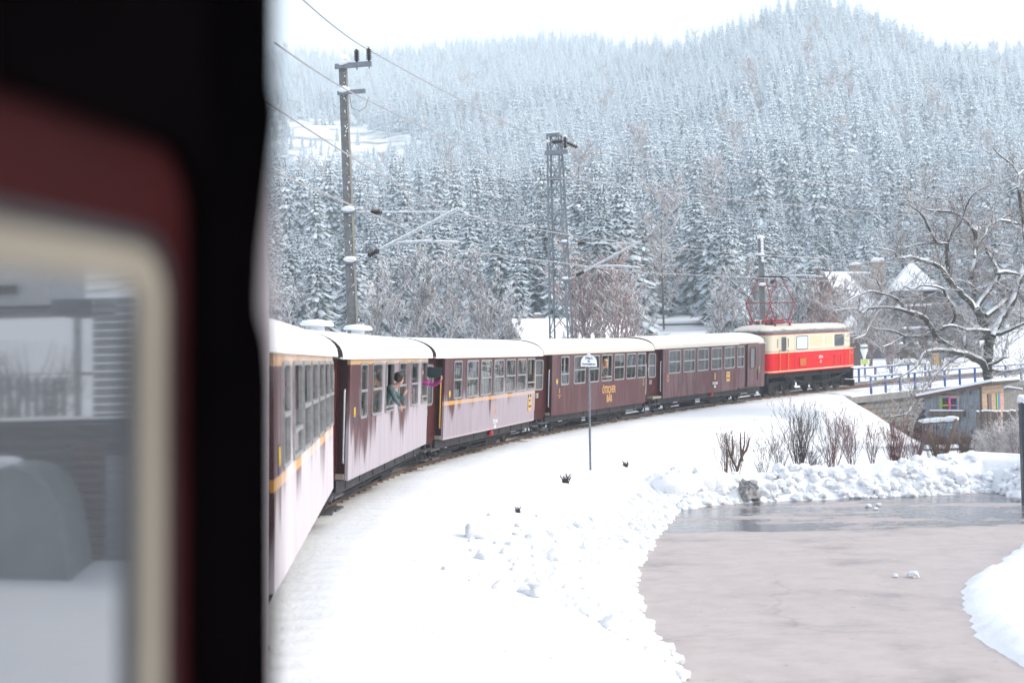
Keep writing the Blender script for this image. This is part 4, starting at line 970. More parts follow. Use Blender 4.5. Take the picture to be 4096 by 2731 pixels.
for f in range(4):
    for n_ in range(13):
        z0_, z1_ = lat_levels[n_], lat_levels[n_ + 1]; a_, b_ = [((-1, -1), (1, -1)), ((1, -1), (1, 1)), ((1, 1), (-1, 1)), ((-1, 1), (-1, -1))][f]
        if (n_ + f) % 2: a_, b_ = b_, a_
        part('brace', MB().beam(corner(*a_, z0_), corner(*b_, z1_), .045, .04), M['steel'], m2)
for z in (zt_l, at(2200, 615, 66.6).z, at(2230, 715, 66.6).z, at(2240, 930, 66.6).z):
    mbh = MB()
    for a_, b_ in (((-1, -1), (1, -1)), ((1, -1), (1, 1)), ((1, 1), (-1, 1)), ((-1, 1), (-1, -1))): mbh.beam(corner(*a_, z), corner(*b_, z), .09, .10)
    part('ring_beam', mbh, M['steel'], m2)
zc = at(2200, 615, 66.6).z; part('crossarm', MB().beam(corner(-1, -1, zc) - ax_ * .1 - ay_ * .08, corner(1, -1, zc) + ax_ * .45 - ay_ * .08, .10, .2), M['steel'], m2)
zi = zc + .15; c2i = corner(1, -1, zi) + ax_ * .3; part('insulator', insulator(MB(), c2i, c2i + Vector((.02, 0, .55)), .12, 6), M['insulator'], m2)
c3i = corner(-1, -1, zi + .35); part('insulator', insulator(MB(), c3i + ax_ * .2, c3i + ax_ * .75, .11, 5), M['insulator'], m2); part('insulator', insulator(MB(), c2i + Vector((.1, 0, .28)), c2i + Vector((.6, 0, .02)), .10, 5), M['insulator'], m2)
W2c = at(2553, 1090, 64.8); W2m = at(2545, 975, 64.8)
mx2b = Vector((corner(1, -1, 6).x, corner(1, -1, 6).y, 0)); bracket(m2, mx2b, at(2270, 972, 66).z, at(2280, 1120, 66).z, W2m, W2c, .12)
part('snow_cap', snow_lump(MB(), corner(-1, -1, zi + .4), .14, 3), M['snowcap'], m2); part('snow_cap', snow_lump(MB(), c2i + Vector((0, 0, .58)), .1, 5), M['snowcap'], m2); part('snow_cap', MB().beam(corner(-1, -1, zt_l) + Vector((0, 0, .07)), corner(1, -1, zt_l) + Vector((0, 0, .07)), .12, .06), M['snowcap'], m2)
# far mast by the locomotive
MX3 = Vector((14.9, 84.3, gz(14.9, 84.3))); ztop3 = at(3054, 955, 84.3).z
m3 = thing('catenary_mast', 'slim concrete mast with a snow-capped top standing behind the red pantograph', 'catenary mast', 'masts of the overhead line')
concrete_mast(m3, MX3, ztop3, .18, .15)
W3c = at(3285, 1122, 81.7); W3m = at(3278, 1032, 81.7)
bracket(m3, MX3, at(3060, 1022, 84).z, at(3060, 1143, 84).z, W3m, W3c, .17)
sn = MB(); snow_lump(sn, (MX3.x, MX3.y, ztop3 + .08), .2, 2, .7)
for k in range(7): snow_lump(sn, (MX3.x + .06, MX3.y - .15, ztop3 - .1 - k * .2), .09, k, 1.2)
part('snow_cap', sn, M['snowcap'], m3)

def wire(label, pts, r, sag=0.0, grp='overhead wires', mat='cable'):
    out = []
    for i in range(len(pts) - 1):
        a, b = Vector(pts[i]), Vector(pts[i + 1])
        for k in range(12):
            t = k / 12; p = a.lerp(b, t); p.z -= sag * 4 * t * (1 - t) * ((b - a).length / 20) ** 2; out.append(p)
    out.append(Vector(pts[-1]))
    return single('overhead_wire', MB().tube(out, r, 5, 0, True), M[mat], label, 'overhead wire', grp)
EXTC = [at(3600, 1135, 98)]
wire('lowest overhead wire, the contact wire held by the steady arms', [at(1000, 646, 24), W1c, W2c, W3c, at(3760, 1133, 100)], .018)
mwire = wire('messenger wire just above the contact wire, meeting the tips of the raked bracket tubes', [at(1000, 362, 22), W1m, W2m, W3m, at(3760, 1050, 100)], .018, .10)
wire('topmost overhead wire, running from the crossarm insulators to the head of the lattice tower', [at(1120, -85, 27), ins_pts[0].lerp(ins_pts[1], .5) + Vector((0, 0, .05)), corner(-1, -1, zi + .38), c2i + Vector((.6, 0, .02)), at(3500, 760, 82), at(3950, 838, 105)], .021, .10)
wire('second highest overhead wire, hanging below the short bracket of the concrete mast', [at(1100, 172, 27), F1, corner(-1, -1, at(2230, 718, 66.6).z) - ay_ * .1, corner(1, -1, at(2230, 722, 66.6).z) - ay_ * .1 + ax_ * .4, at(3500, 848, 82), at(4200, 862, 110)], .021, .10)
for u, v0, v1, Y, lab in ((1633, 745, 930, 40, 'dropper'), (2110, 905, 1042, 56, 'dropper')):
    dp = part('dropper', MB().tube([at(u, v0, Y), at(u + 2, v1, Y)], .008, 4), M['cable'], mwire)

# ------------------------------------------------------------------ shunting limit sign
SY = 40.0; bs = at(2361, 1853, SY); tp = at(2368, 1440, SY)
sg = thing('shunting_sign', 'round-topped white sign on a grey post in the snow reading Halt für Verschubfahrten', 'sign', loc=(bs.x, bs.y, bs.z - .3))
hp = tp.z - bs.z + .3
part('post', MB().tube([(0, 0, 0), (.04, 0, hp)], .032, 10), M['steel'], sg)
W_, Hs = .225, .34; loop = [(-W_, 0), (W_ + .005, 0), (W_, .12)] + [(W_ * math.cos(a), .12 + .215 * math.sin(a)) for a in np.linspace(.1, math.pi - .1, 14)] + [(-W_, .12)]
plm = Matrix.Translation((.035, -.05, hp - .18)) @ Matrix.Rotation(R_(2), 4, 'Y')
plate = part('plate', MB().prism([(x, 0, z) for x, z in loop], (0, .015, 0)), M['sign_white'], sg, plm)
for txt, sz, z, mt_, sx in (('Ha', .125, .20, 'sign_blue', .95), ('lt', .125, .20, 'sign_fade', .95), ('für', .065, .13, 'sign_blue', .95), ('Verschubfahrten', .066, .05, 'sign_blue', .86)):
    off = {'Ha': -.03, 'lt': .078}.get(txt, 0)
    put('lettering', text_mesh(txt, sz, M[mt_], .003, .001), plate, Matrix.Translation((off, -.003, z)) @ FACE_RIGHT @ Matrix.Diagonal((sx, 1, 1, 1)))
part('snow_cap', MB().blob((0, 0, .345), .05, 4, 1, .4), M['snowcap'], plate)

# dark post at the edge of the yard
pb_ = at(4100, 1965, 39); pt2 = at(4094, 1605, 39)
bp = thing('yard_post', 'dark metal post with a snow cap at the picture edge beyond the yard', 'post', loc=(pb_.x, pb_.y, gz(pb_.x, pb_.y) - .2))
hh = pt2.z - bp.location.z; part('shaft', MB().span((-.07, -.1, 0), (.12, .1, hh)), plain('post_navy', (0.02, 0.03, 0.045), 0.4), bp); part('snow_cap', MB().blob((.02, 0, hh + .06), .16, 7, 2, .9), M['snowcap'], bp)

# ------------------------------------------------------------------ bridge with railings
M['stone'] = plain('grey_granite', (0.125, 0.12, 0.118), 0.85, var=0.35, scale=2.5, bump=0.3)
M['stone_b'] = plain('brown_granite', (0.15, 0.13, 0.115), 0.85, var=0.3, scale=2.5, bump=0.3)
M['mortar'] = plain('mortar', (0.19, 0.18, 0.17), 0.9, var=0.2)
M['parapet'] = plain('parapet_concrete', (0.17, 0.165, 0.16), 0.85, var=0.2, scale=3, bump=0.15)
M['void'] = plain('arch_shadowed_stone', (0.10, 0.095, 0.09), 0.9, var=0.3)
M['rail_blue'] = snowy('blue_railing_paint', (0.018, 0.055, 0.20), 0.70, 0.97, 5, 0.4, 0.4)
bridge = thing('stone_bridge', 'masonry arch bridge with a concrete deck edge carrying the track beyond the locomotive', 'bridge')
def strip(mb, s0, s1, prof, step=1.0, dz=0.0):
    """sweeps a (d, dz) profile along the track"""
    ss = np.linspace(s0, s1, max(2, int((s1 - s0) / step) + 1)); n = len(prof); vs = []
    for s in ss:
        for d, h in prof:
            p, _ = track(d=d, s=s); vs.append((p[0], p[1], rail_z(s) + h + dz))
    mb.add(vs, [(i * n + j, i * n + (j + 1) % n, (i + 1) * n + (j + 1) % n, (i + 1) * n + j) for i in range(len(ss) - 1) for j in range(n)])
    mb.add(vs[:n], [tuple(range(n))]); mb.add(vs[-n:], [tuple(range(n - 1, -1, -1))]); return mb
part('deck', strip(MB(), 63.0, 96, [(2.50, -.95), (2.50, -.42), (-2.6, -.42), (-2.6, -.95)]), M['parapet'], bridge)
part('deck_edge', strip(MB(), 59.5, 96, [(2.40, -.75), (2.80, -.75), (2.80, -.40), (2.40, -.36)]), M['parapet'], bridge)
part('kerb', strip(MB(), 60, 96, [(-2.4, -.5), (-2.2, -.5), (-2.2, .05), (-2.4, .05)]), M['parapet'], bridge)
part('snow', strip(MB(), 61.0, 96, [(2.72, -.40), (2.55, -.30), (1.6, -.15), (.6, -.13), (-.6, -.13), (-1.6, -.13), (-2.15, -.1), (-2.15, -.5), (2.72, -.5)], .7), M['snow'], bridge)
part('wall_core', strip(MB(), 60.5, 67.6, [(2.44, -4), (2.44, -.95), (-2.3, -.95), (-2.3, -4)]), M['mortar'], bridge)
part('wall_core', strip(MB(), 74.8, 96, [(2.44, -4), (2.44, -.95), (-2.3, -.95), (-2.3, -4)]), M['mortar'], bridge)
part('arch_vault', strip(MB(), 67.6, 74.8, [(2.0, -1.5), (2.40, -1.5), (2.40, -.95), (-2.3, -.95), (-2.3, -1.5)]), M['void'], bridge)
SCc, ZC, EA, EB = 71.2, -2.6, 3.0, 2.05
mb = MB(); vs = []
for a in np.linspace(0, math.pi, 15):
    for d in (2.4, -2.3):
        p, _ = track(d=d, s=SCc + EA * 1.02 * math.cos(a)); vs.append((p[0], p[1], ZC + EB * 1.02 * math.sin(a)))
mb.add(vs, [(2 * i, 2 * i + 1, 2 * i + 3, 2 * i + 2) for i in range(14)]); part('arch_vault', mb, M['void'], bridge)
row = 0; z = -3.0; nst = 0
while z < .1:
    h = .30; s = 60.6 + (row % 2) * .28
    while s < 73.5:
        L = random.uniform(.45, .75); sc = s + L / 2
        top = rail_z(sc) - .78
        e = ((sc - SCc) / (EA + .42)) ** 2 + ((z + h / 2 - ZC) / (EB + .42)) ** 2
        if e > 1.0 and z + h < top + .12 and gz(*track(d=2.9, s=sc)[0]) < z + h:
            p, th = track(d=2.47 + random.uniform(0, .035), s=sc)
            part('stone', MB().box((0, 0, 0), (L - .035, .14, h - .03)), M['stone'] if random.random() < .6 else M['stone_b'], bridge, Matrix.Translation((p[0], p[1], z + h / 2)) @ Matrix.Rotation(math.pi / 2 - th, 4, 'Z') @ Matrix.Rotation(random.uniform(-.015, .015), 4, 'Y'))
            nst += 1
        s += L
    z += h; row += 1
for i in range(17):
    a0 = math.pi * (i + .04) / 17; a1 = math.pi * (i + .96) / 17; q = []
    for a, k in ((a0, 0), (a1, 0), (a1, .42), (a0, .42)): q.append((SCc + (EA + k) * math.cos(a), ZC + (EB + k) * math.sin(a)))
    mb = MB(); lo = [(*track(d=2.43, s=s)[0], z) for s, z in q]; hi = [(*track(d=2.56, s=s)[0], z) for s, z in q]
    mb.add(lo + hi, [(3, 2, 1, 0), (4, 5, 6, 7), (0, 1, 5, 4), (1, 2, 6, 5), (2, 3, 7, 6), (3, 0, 4, 7)]); part('arch_stone', mb, M['stone'], bridge)
def railing(label, d, ths, zoff, hgt):
    r = thing('blue_railing', label, 'railing', 'blue railings of the bridge')
    tops, mids = [], []
    for th in ths:
        p, t_ = track(th, d); s = R_(th) * TR; z = rail_z(s) + zoff
        part('post', MB().box((p[0], p[1], z + hgt / 2), (.13, .09, hgt), Matrix.Rotation(math.pi / 2 - t_, 3, 'Z')), M['rail_blue'], r)
        tops.append((p[0], p[1], z + hgt)); mids.append((p[0], p[1], z + hgt * .48))
    part('top_rail', MB().tube(tops, .045, 6), M['rail_blue'], r); part('middle_rail', MB().tube(mids, .035, 6), M['rail_blue'], r)
    sn = MB(); sn.tube([(x, y, z + .05) for x, y, z in tops], [random.uniform(.03, .05) for _ in tops], 6); part('snow_ridge', sn, M['snowcap'], r)
    return r
railing('blue railing on the camera side of the bridge deck, its posts crossed by oak branches', 2.62, [43.0 + i * 1.16 for i in range(12)], -.42, 1.05)
railing('blue railing on the far side of the bridge deck, starting behind the locomotive', -2.5, [46.6 + i * 1.18 for i in range(6)], -.12, 1.0)

# ------------------------------------------------------------------ shingled hut, fence, swing
e1 = Vector((.766, -.643, 0)); e2 = Vector((.643, .766, 0)); HA = Vector((17.32, 60, 0)); LW = 2.43
zA0 = at(3692, 1746, 60).z; zA1 = at(3692, 1588, 60).z; zB1 = at(3905, 1541, 58.44).z
def onp(u, v, P0, nrm):
    o = Vector((0, 0, CAMZ)); d = Vector(ray(u, v)); return o + d * ((P0 - o).dot(nrm) / d.dot(nrm))
def front(u, v):
    h = onp(u, v, HA, e2); return (h - HA).dot(e1), h.z
hut = thing('garden_hut', 'small shingled garden hut with a slanting snowy roof and multicoloured window frames', 'shed')
zt = lambda q: zA1 + (zB1 - zA1) * q / LW
M['shingle'] = plain('silvered_shingle', (0.25, 0.27, 0.295), 0.85, var=0.25, scale=5, stretch=(3, 3, .5))
M['shingle_d'] = plain('dark_shingle', (0.165, 0.175, 0.19), 0.85, var=0.3, scale=5, stretch=(3, 3, .5))
M['new_wood'] = plain('pale_larch_boards', (0.44, 0.31, 0.22), 0.75, var=0.2, stretch=(.4, .4, 5))
M['old_wood'] = plain('weathered_boards', (0.115, 0.095, 0.085), 0.85, var=0.4, stretch=(5, 5, .5))
M['beam_wood'] = snowy('weathered_beam', (0.13, 0.105, 0.095), 0.45, 0.7, 8, .5)
M['roof_felt'] = plain('roofing_edge', (0.06, 0.055, 0.06), 0.8)
def hp3(q, w, z): return HA + e1 * q + e2 * w + Vector((0, 0, z))
mb = MB(); core = [hp3(.0, .03, zA0 - .1), hp3(LW, .03, zA0 - .1), hp3(LW, .03, zt(LW) - .03), hp3(0, .03, zt(0) - .03)]; mb.prism(core, e2 * 2.5); part('wall', mb, M['shingle_d'], hut)
wq0, wz1 = front(3765, 1588); wq1, wz0 = front(3834, 1676)
rh = .145; r_ = 0; z = zA0 + .02; ns = 0
while z < zB1:
    q = -.02 + (r_ % 2) * .06
    while q < LW - .02:
        w = random.uniform(.105, .145); w = min(w, LW - q)
        qm = q + w / 2
        if z + rh * .8 < zt(qm) and not (wq0 - .03 < qm < wq1 + .03 and wz0 - .05 < z + rh / 2 < wz1) and w > .03:
            tl = random.uniform(-.006, .006)
            mb = MB(); a, b = q + .005, q + w - .005
            mb.add([hp3(a, -.028 + tl, z), hp3(b, -.026, z + random.uniform(-.006, .006)), hp3(b, .012, z + rh * 1.15), hp3(a, .012, z + rh * 1.15), hp3(a, .02, z), hp3(b, .02, z)], [(0, 1, 2, 3), (0, 4, 5, 1), (0, 3, 4), (1, 5, 2)])
            part('shingle', mb, M['shingle'] if random.random() < .9 else M['shingle_d'], hut); ns += 1
        q += w
    z += rh; r_ += 1
win = part('window', MB().prism([hp3(wq0, .0, wz0), hp3(wq1, .0, wz0), hp3(wq1, .0, wz1), hp3(wq0, .0, wz1)], e2 * .02), M['dark_glass'], hut)
cols = {k: plain('frame_' + k, c, 0.5, var=.08) for k, c in dict(green=(.16, .42, .08), red=(.5, .03, .06), pink=(.62, .18, .42), blue=(.03, .17, .42), yellow=(.62, .50, .02), purple=(.22, .06, .35), orange=(.65, .25, .03)).items()}
fw = .055; qm = (wq0 + wq1) / 2
for nm, a, b, c, d, col in (('stile', wq0, wq0 + fw, wz0, wz1, 'green'), ('stile', qm - fw, qm, wz0, wz1, 'red'), ('stile', qm, qm + fw, wz0, wz1, 'pink'), ('stile', wq1 - fw, wq1, wz0 + .25, wz1, 'blue'), ('stile', wq1 - fw, wq1, wz0, wz0 + .25, 'red'),
                            ('rail', wq0 + fw, qm - fw, wz1 - fw, wz1, 'blue'), ('rail', qm + fw, wq1 - fw, wz1 - fw, wz1, 'pink'), ('rail', wq0 + fw, qm - fw, wz1 - .36, wz1 - .32, 'yellow'), ('rail', qm + fw, wq1 - fw, wz1 - .36, wz1 - .32, 'pink'), ('rail', wq0 + fw, qm - fw, wz0, wz0 + fw, 'yellow'), ('rail', qm + fw, wq1 - fw, wz0, wz0 + fw, 'pink')):
    part(nm, MB().prism([hp3(a, -.045, c), hp3(b, -.045, c), hp3(b, -.045, d), hp3(a, -.045, d)], e2 * .05), cols[col], win)
part('casing', MB().ring([hp3(wq0 - .06, -.055, wz0 - .02), hp3(wq1 + .06, -.055, wz0 - .02), hp3(wq1 + .06, -.055, wz1 + .07), hp3(wq0 - .06, -.055, wz1 + .07)], [hp3(wq0, -.055, wz0), hp3(wq1, -.055, wz0), hp3(wq1, -.055, wz1), hp3(wq0, -.055, wz1)], e2 * .06), M['new_wood'], win)
bq0, bz1 = front(3729, 1642); bq1, bz0 = front(3864, 1664)
part('flower_box', MB().prism([hp3(bq0, -.32, bz0), hp3(bq1, -.32, bz0), hp3(bq1, -.32, bz1), hp3(bq0, -.32, bz1)], e2 * .27), M['old_wood'], hut)
part('snow', MB().prism([hp3(bq0 + .02, -.30, bz1 + .002), hp3(bq1 - .02, -.30, bz1 + .002), hp3(bq1 - .02, -.30, bz1 + .05), hp3(bq0 + .02, -.30, bz1 + .06)], e2 * .24), M['snowcap'], hut)
SD = 2.4; zs0 = zA0 + .1
for i in range(12):
    z0 = zs0 + i * .17; z1 = z0 + .16
    if z0 > zB1 - .05: break
    part('plank', MB().prism([hp3(LW + .005, .06, z0), hp3(LW + .005, SD, z0), hp3(LW + .005, SD, min(z1, zB1)), hp3(LW + .005, .06, min(z1, zB1))], e1 * random.uniform(.018, .028)), M['new_wood'], hut)
part('corner_board', MB().prism([hp3(LW - .02, -.04, zA0), hp3(LW + .04, -.04, zA0), hp3(LW + .04, -.04, zB1), hp3(LW - .02, -.04, zB1)], e2 * .09), M['old_wood'], hut)
for nm, w0, w1, col in (('board_door', .62, .98, None), ('shutter', 1.55, 1.66, 'green'), ('shutter', 1.68, 1.86, 'blue'), ('shutter', 1.88, 1.96, 'pink'), ('shutter', 1.98, 2.06, 'orange')):
    part(nm, MB().prism([hp3(LW + .03, w0, zB1 - 1.05), hp3(LW + .03, w1, zB1 - 1.05), hp3(LW + .03, w1, zB1 - .38), hp3(LW + .03, w0, zB1 - .38)], e1 * .035), cols[col] if col else M['beam_wood'], hut)
def roofq(o): return [hp3(-.27, -.30, zt(-.27) + o), hp3(LW + .62, -.30, zt(LW + .62) + o - .06), hp3(LW + .62, SD + .3, zt(LW + .62) + o - .06), hp3(-.27, SD + .3, zt(-.27) + o)]
part('roof', MB().prism(roofq(.0), (0, 0, .09)), M['roof_felt'], hut); part('fascia', MB().prism([p + e2 * -.035 for p in (roofq(-.03)[0], roofq(-.03)[1])] + [p + e2 * -.035 + Vector((0, 0, .08)) for p in (roofq(-.03)[1], roofq(-.03)[0])], e2 * .03), M['rail_rust'], hut)
part('snow', MB().prism([p + (p - hp3(1.2, 1.2, p.z)) * -.012 for p in roofq(.092)], (0, 0, .11)), M['snowcap'], hut)
part('plinth', MB().prism([hp3(-.05, .02, zA0 - .5), hp3(LW + .05, .02, zA0 - .5), hp3(LW + .05, .02, zA0 - .02), hp3(-.05, .02, zA0 - .02)], e2 * 2.4), M['old_wood'], hut)
lw_ = thing('low_wall', 'low grey wall with a snowy top in front of the shingled hut', 'wall')
part('wall', MB().span((16.6, 57.6, -2.0), (19.6, 57.9, at(3850, 1790, 57.6).z)), M['concrete'], lw_); part('snow', MB().span((16.6, 57.55, at(3850, 1790, 57.6).z + .002), (19.6, 57.95, at(3850, 1778, 57.6).z)), M['snowcap'], lw_)
fen = thing('board_fence', 'dark upright board fence with snow along its top beside the shingled hut', 'fence')
fu = 3908
for i in range(15):
    w = random.uniform(10, 15); v1 = 1646 + random.uniform(-3, 3) - i * .4; Yf = 57.6 + i * .03
    a, b = at(fu, 1750, Yf), at(fu + w, 1750, Yf); zt_ = at(fu, v1, Yf).z
    part('board', MB().span((a.x + .008, Yf - random.uniform(.01, .03), a.z - .3), (b.x - .008, Yf + .02, zt_)), M['old_wood'], fen)
    part('snow', MB().blob(((a.x + b.x) / 2, Yf, zt_ + .02), (b.x - a.x) * .55, i, 1, .5), M['snowcap'], fen)
    fu += w + random.choice([0, 0, 0, 1, 7])
for v in (1672, 1738): part('rail', MB().beam(at(3905, v, 57.68), at(4092, v - 2, 58.1), .05, .08), M['old_wood'], fen)
sw = thing('swing_frame', 'timber swing frame with a snow-covered beam and blue ropes in front of the hut', 'swing')
YS = 52.0
P_ = lambda u, v, dy=0: at(u, v, YS + dy)
part('beam', MB().beam(P_(3674, 1693, .3), P_(3832, 1680, -.9), .13, .14), M['beam_wood'], sw)
sn = MB(); pts = [P_(3674, 1686, .3).lerp(P_(3832, 1673, -.9), k / 9) for k in range(10)]; sn.tube(pts, [.05, .09, .10, .09, .11, .10, .09, .12, .11, .06], 8); part('snow', sn, M['snowcap'], sw)
for a, b in ((P_(3722, 1690, .2), P_(3650, 1842, -.3)), (P_(3708, 1715, .3), P_(3760, 1850, 1.2)), (P_(3826, 1678, -.9), P_(3755, 1840, -1.3)), (P_(3808, 1708, -.7), P_(3903, 1900, -.2))):
    b = Vector((b.x, b.y, min(b.z, gz(b.x, b.y) - .05))); part('leg', MB().beam(a, b, .11, .11), M['beam_wood'], sw)
M['rope_blue'] = plain('blue_rope', (0.05, 0.26, 0.42), 0.7); M['rope_dark'] = plain('dark_rope', (0.03, 0.03, 0.035), 0.8)
for u, v0, v1, m_ in ((3691, 1700, 1790, 'rope_blue'), (3776, 1690, 1775, 'rope_blue'), (3791, 1688, 1780, 'rope_blue'), (3735, 1697, 1742, 'rope_dark'), (3746, 1696, 1750, 'rope_dark')):
    part('rope', MB().tube([P_(u, v0, -.2), P_(u + 1, v1, -.2)], .018, 5), M[m_], sw)
part('seat', MB().span(tuple(P_(3728, 1744, -.35)), tuple(P_(3752, 1741, -.05))), M['old_wood'], sw)

# ------------------------------------------------------------------ houses and small things beyond the line
M['tile_grey'] = plain('grey_roof_tile', (0.17, 0.17, 0.18), 0.8, var=0.2, scale=10)
M['shingle_wall'] = plain('dark_shingle_wall', (0.16, 0.15, 0.155), 0.85, var=0.4, scale=6, stretch=(2, 2, 6))
M['orange_wood'] = plain('orange_boards', (0.42, 0.22, 0.11), 0.8, var=0.2, stretch=(6, 6, .5))
M['chimney'] = plain('chimney_render', (0.30, 0.27, 0.24), 0.85, var=0.2)
def gable_house(label, G, rd, L, half, drop, base, wall_mat, roof_mat, hip=0.0, chimneys=(), snow_cover=(True, True)):
    """gable end at G (apex), ridge running along rd"""
    h = thing('house', label, 'house'); rd = Vector(rd).normalized(); nn = Vector((rd.y, -rd.x, 0)); dn_ = Vector((0, 0, -1))
    E0, E1 = G + nn * half + dn_ * drop, G - nn * half + dn_ * drop; zb_ = base
    w = MB(); hh_ = hip
    apex = [G + dn_ * .12] if not hip else [G + nn * half * hip + dn_ * drop * hip, G - nn * half * hip + dn_ * drop * hip]
    i0, i1 = E0 - nn * .35, E1 + nn * .35
    loop = [Vector((i0.x, i0.y, zb_)), Vector((i0.x, i0.y, E0.z + .3)), *[p + dn_ * .15 for p in apex], Vector((i1.x, i1.y, E1.z + .3)), Vector((i1.x, i1.y, zb_))]
    w.prism(loop, rd * L); part('wall', w, M[wall_mat], h)
    for sgn, E, sn_ in ((1, E0, snow_cover[0]), (-1, E1, snow_cover[1])):
        a = G + (rd * half * hip if hip else Vector()) ; top0 = a - (Vector() if hip else rd * .4); lo0 = E - rd * .4
        q = [top0, top0 + rd * (L + .4 - (half * hip)), E + rd * (L + .4), lo0]
        if hip: q = [a, G + rd * L, E + rd * L, lo0, G + nn * sgn * half * hip + dn_ * drop * hip - rd * .4]
        part('roof', MB().prism(q, (0, 0, .12)), M[roof_mat], h)
        if sn_: part('snow', MB().prism([p + Vector((0, 0, .125)) for p in q], (0, 0, .16)), M['roof_snow'], h)
    if hip:
        q = [G + rd * half * hip, G + nn * half * hip + dn_ * drop * hip - rd * .4, G - nn * half * hip + dn_ * drop * hip - rd * .4]
        part('roof', MB().prism(q, (0, 0, .12)), M[roof_mat], h); part('snow', MB().prism([p + Vector((0, 0, .125)) for p in q], (0, 0, .18)), M['roof_snow'], h)
    for p, w_, hh_ in chimneys:
        c = MB().box(p + Vector((0, 0, hh_ / 2)), (w_, w_, hh_)); c.box(p + Vector((0, 0, hh_ + .04)), (w_ + .15, w_ + .15, .1)); ch = part('chimney', c, M['chimney'], h)
        part('snow', MB().blob(p + Vector((0, 0, hh_ + .15)), w_ * .6, 3, 1, .4), M['snowcap'], ch)
    return h
gA = at(3312, 1100, 124); hA = gable_house('house with bare grey tiles showing through the snow on its roof, behind the locomotive', gA, (.92, .39, 0), 5.4, 4.2, 4.6, 1.0, 'orange_wood', 'tile_grey', 0, [(at(3420, 1120, 126), .9, 1.2)], (False, True))
nn = Vector((.39, -.92, 0)); 
rdA = Vector((.92, .39, 0)).normalized()
part('snow', MB().prism([gA - rdA * .4 + Vector((0, 0, .125)), gA + rdA * 1.9 + Vector((0, 0, .125)), gA + rdA * 4.0 + Vector((rdA.y, -rdA.x, 0)) * 4.2 + Vector((0, 0, -4.475)), gA - rdA * .4 + Vector((rdA.y, -rdA.x, 0)) * 4.2 + Vector((0, 0, -4.475))], (0, 0, .14)), M['roof_snow'], hA)
hB = gable_house('big dark shingled house with a snowy half-hipped gable, half hidden by the oak', at(3655, 1055, 116), (.20, .98, 0), 12, 5.3, 6.4, .8, 'shingle_wall', 'tile_grey', .36, [(at(3515, 1165, 114), 1.0, 2.3), (at(3905, 1000, 124), 1.2, 1.6)])
yB = 115.2
for u0, u1, v0, v1 in ((3600, 3625, 1180, 1215), (3690, 3720, 1180, 1215), (3600, 3622, 1330, 1372), (3690, 3712, 1330, 1372)):
    a, b = at(u0, v1, yB), at(u1, v0, yB); wn_ = part('window', MB().span((a.x - .08, yB - .12, a.z - .08), (b.x + .08, yB + .6, b.z + .08)), M['old_wood'], hB); part('pane', MB().span((a.x, yB - .14, a.z), (b.x, yB - .125, b.z)), M['dark_glass'], wn_)
for v in (1222, 1312):
    part('sill_snow', MB().beam(at(3590, v, 115.0), at(3725, v - 4, 115.0), .3, .18), M['snowcap'], hB)
hC = gable_house('low house with a snowy roof and small chimney just above the coach roofs', at(2050, 1289, 112), (.80, .60, 0), 11.5, 2.5, 2.3, -.3, 'shingle_wall', 'tile_grey', 0, [(at(2150, 1290, 114.5), .5, .55)], (True, True))
pv = thing('pavilion', 'little pavilion roof like a white pyramid behind the front of the locomotive', 'pavilion')
c = at(3400, 1252, 108); part('roof', MB().add([c, c + Vector((-1.0, -.6, -1.5)), c + Vector((.95, -.7, -1.5)), c + Vector((1.0, 1.0, -1.5)), c + Vector((-.9, 1.0, -1.5))], [(0, 1, 2), (0, 2, 3), (0, 3, 4), (0, 4, 1), (4, 3, 2, 1)]), M['roof_snow'], pv)
part('finial', MB().tube([c - Vector((0, 0, .15)), c + Vector((0, 0, .2))], [.09, .02], 6), cols['red'], pv); part('wall', MB().span((c.x - .6, c.y - .4, gz(c.x, c.y) - .3), (c.x + .6, c.y + .7, c.z - 1.49)), M['old_wood'], pv)
gf = thing('picket_fence', 'dark picket fence with snow lumps in front of the big shingled house', 'fence'); Yg = 108
for i in range(17):
    u = 3605 + i * 4.2; a = at(u, 1412, Yg); b = at(u, 1384, Yg); part('picket', MB().span((a.x - .03, Yg - .02, a.z - .4), (a.x + .03, Yg + .02, b.z)), M['old_wood'], gf)
for u in (3605, 3668): a = at(u, 1412, Yg); b = at(u, 1376, Yg); part('post', MB().span((a.x - .09, Yg - .09, a.z - .5), (a.x + .09, Yg + .09, b.z)), M['old_wood'], gf); part('snow_cap', MB().blob((a.x, Yg, b.z + .06), .16, u, 1, .7), M['snowcap'], gf)
for v in (1392, 1406): part('rail', MB().beam(at(3603, v, Yg + .05), at(3670, v - 1, Yg + .05), .04, .07), M['old_wood'], gf)
lp_ = thing('street_lamp', 'pale funnel-shaped lamp on a post right beside the front of the locomotive', 'street lamp'); Yl = 96; b = at(3460, 1530, Yl); t_ = at(3458, 1384, Yl)
part('post', MB().tube([(b.x, Yl, gz(b.x, Yl) - .2), (b.x, Yl, at(3459, 1440, Yl).z)], .05, 8), M['steel'], lp_); part('lamp_shade', MB().lathe([(.05, 0), (.10, .25), (.24, .72), (.26, .78), (0, .80)], 14, (b.x, Yl, at(3459, 1442, Yl).z)), M['sign_white'], lp_); part('snow_cap', MB().blob((b.x, Yl, t_.z + .03), .24, 6, 2, .4), M['snowcap'], lp_)
ys = thing('notice_board', 'small yellow-green notice on a post near the front of the locomotive', 'sign'); Yn = 95; a, c_ = at(3446, 1456, Yn), at(3478, 1437, Yn); mb = MB().span((a.x, Yn, a.z), (c_.x, Yn + .03, c_.z))
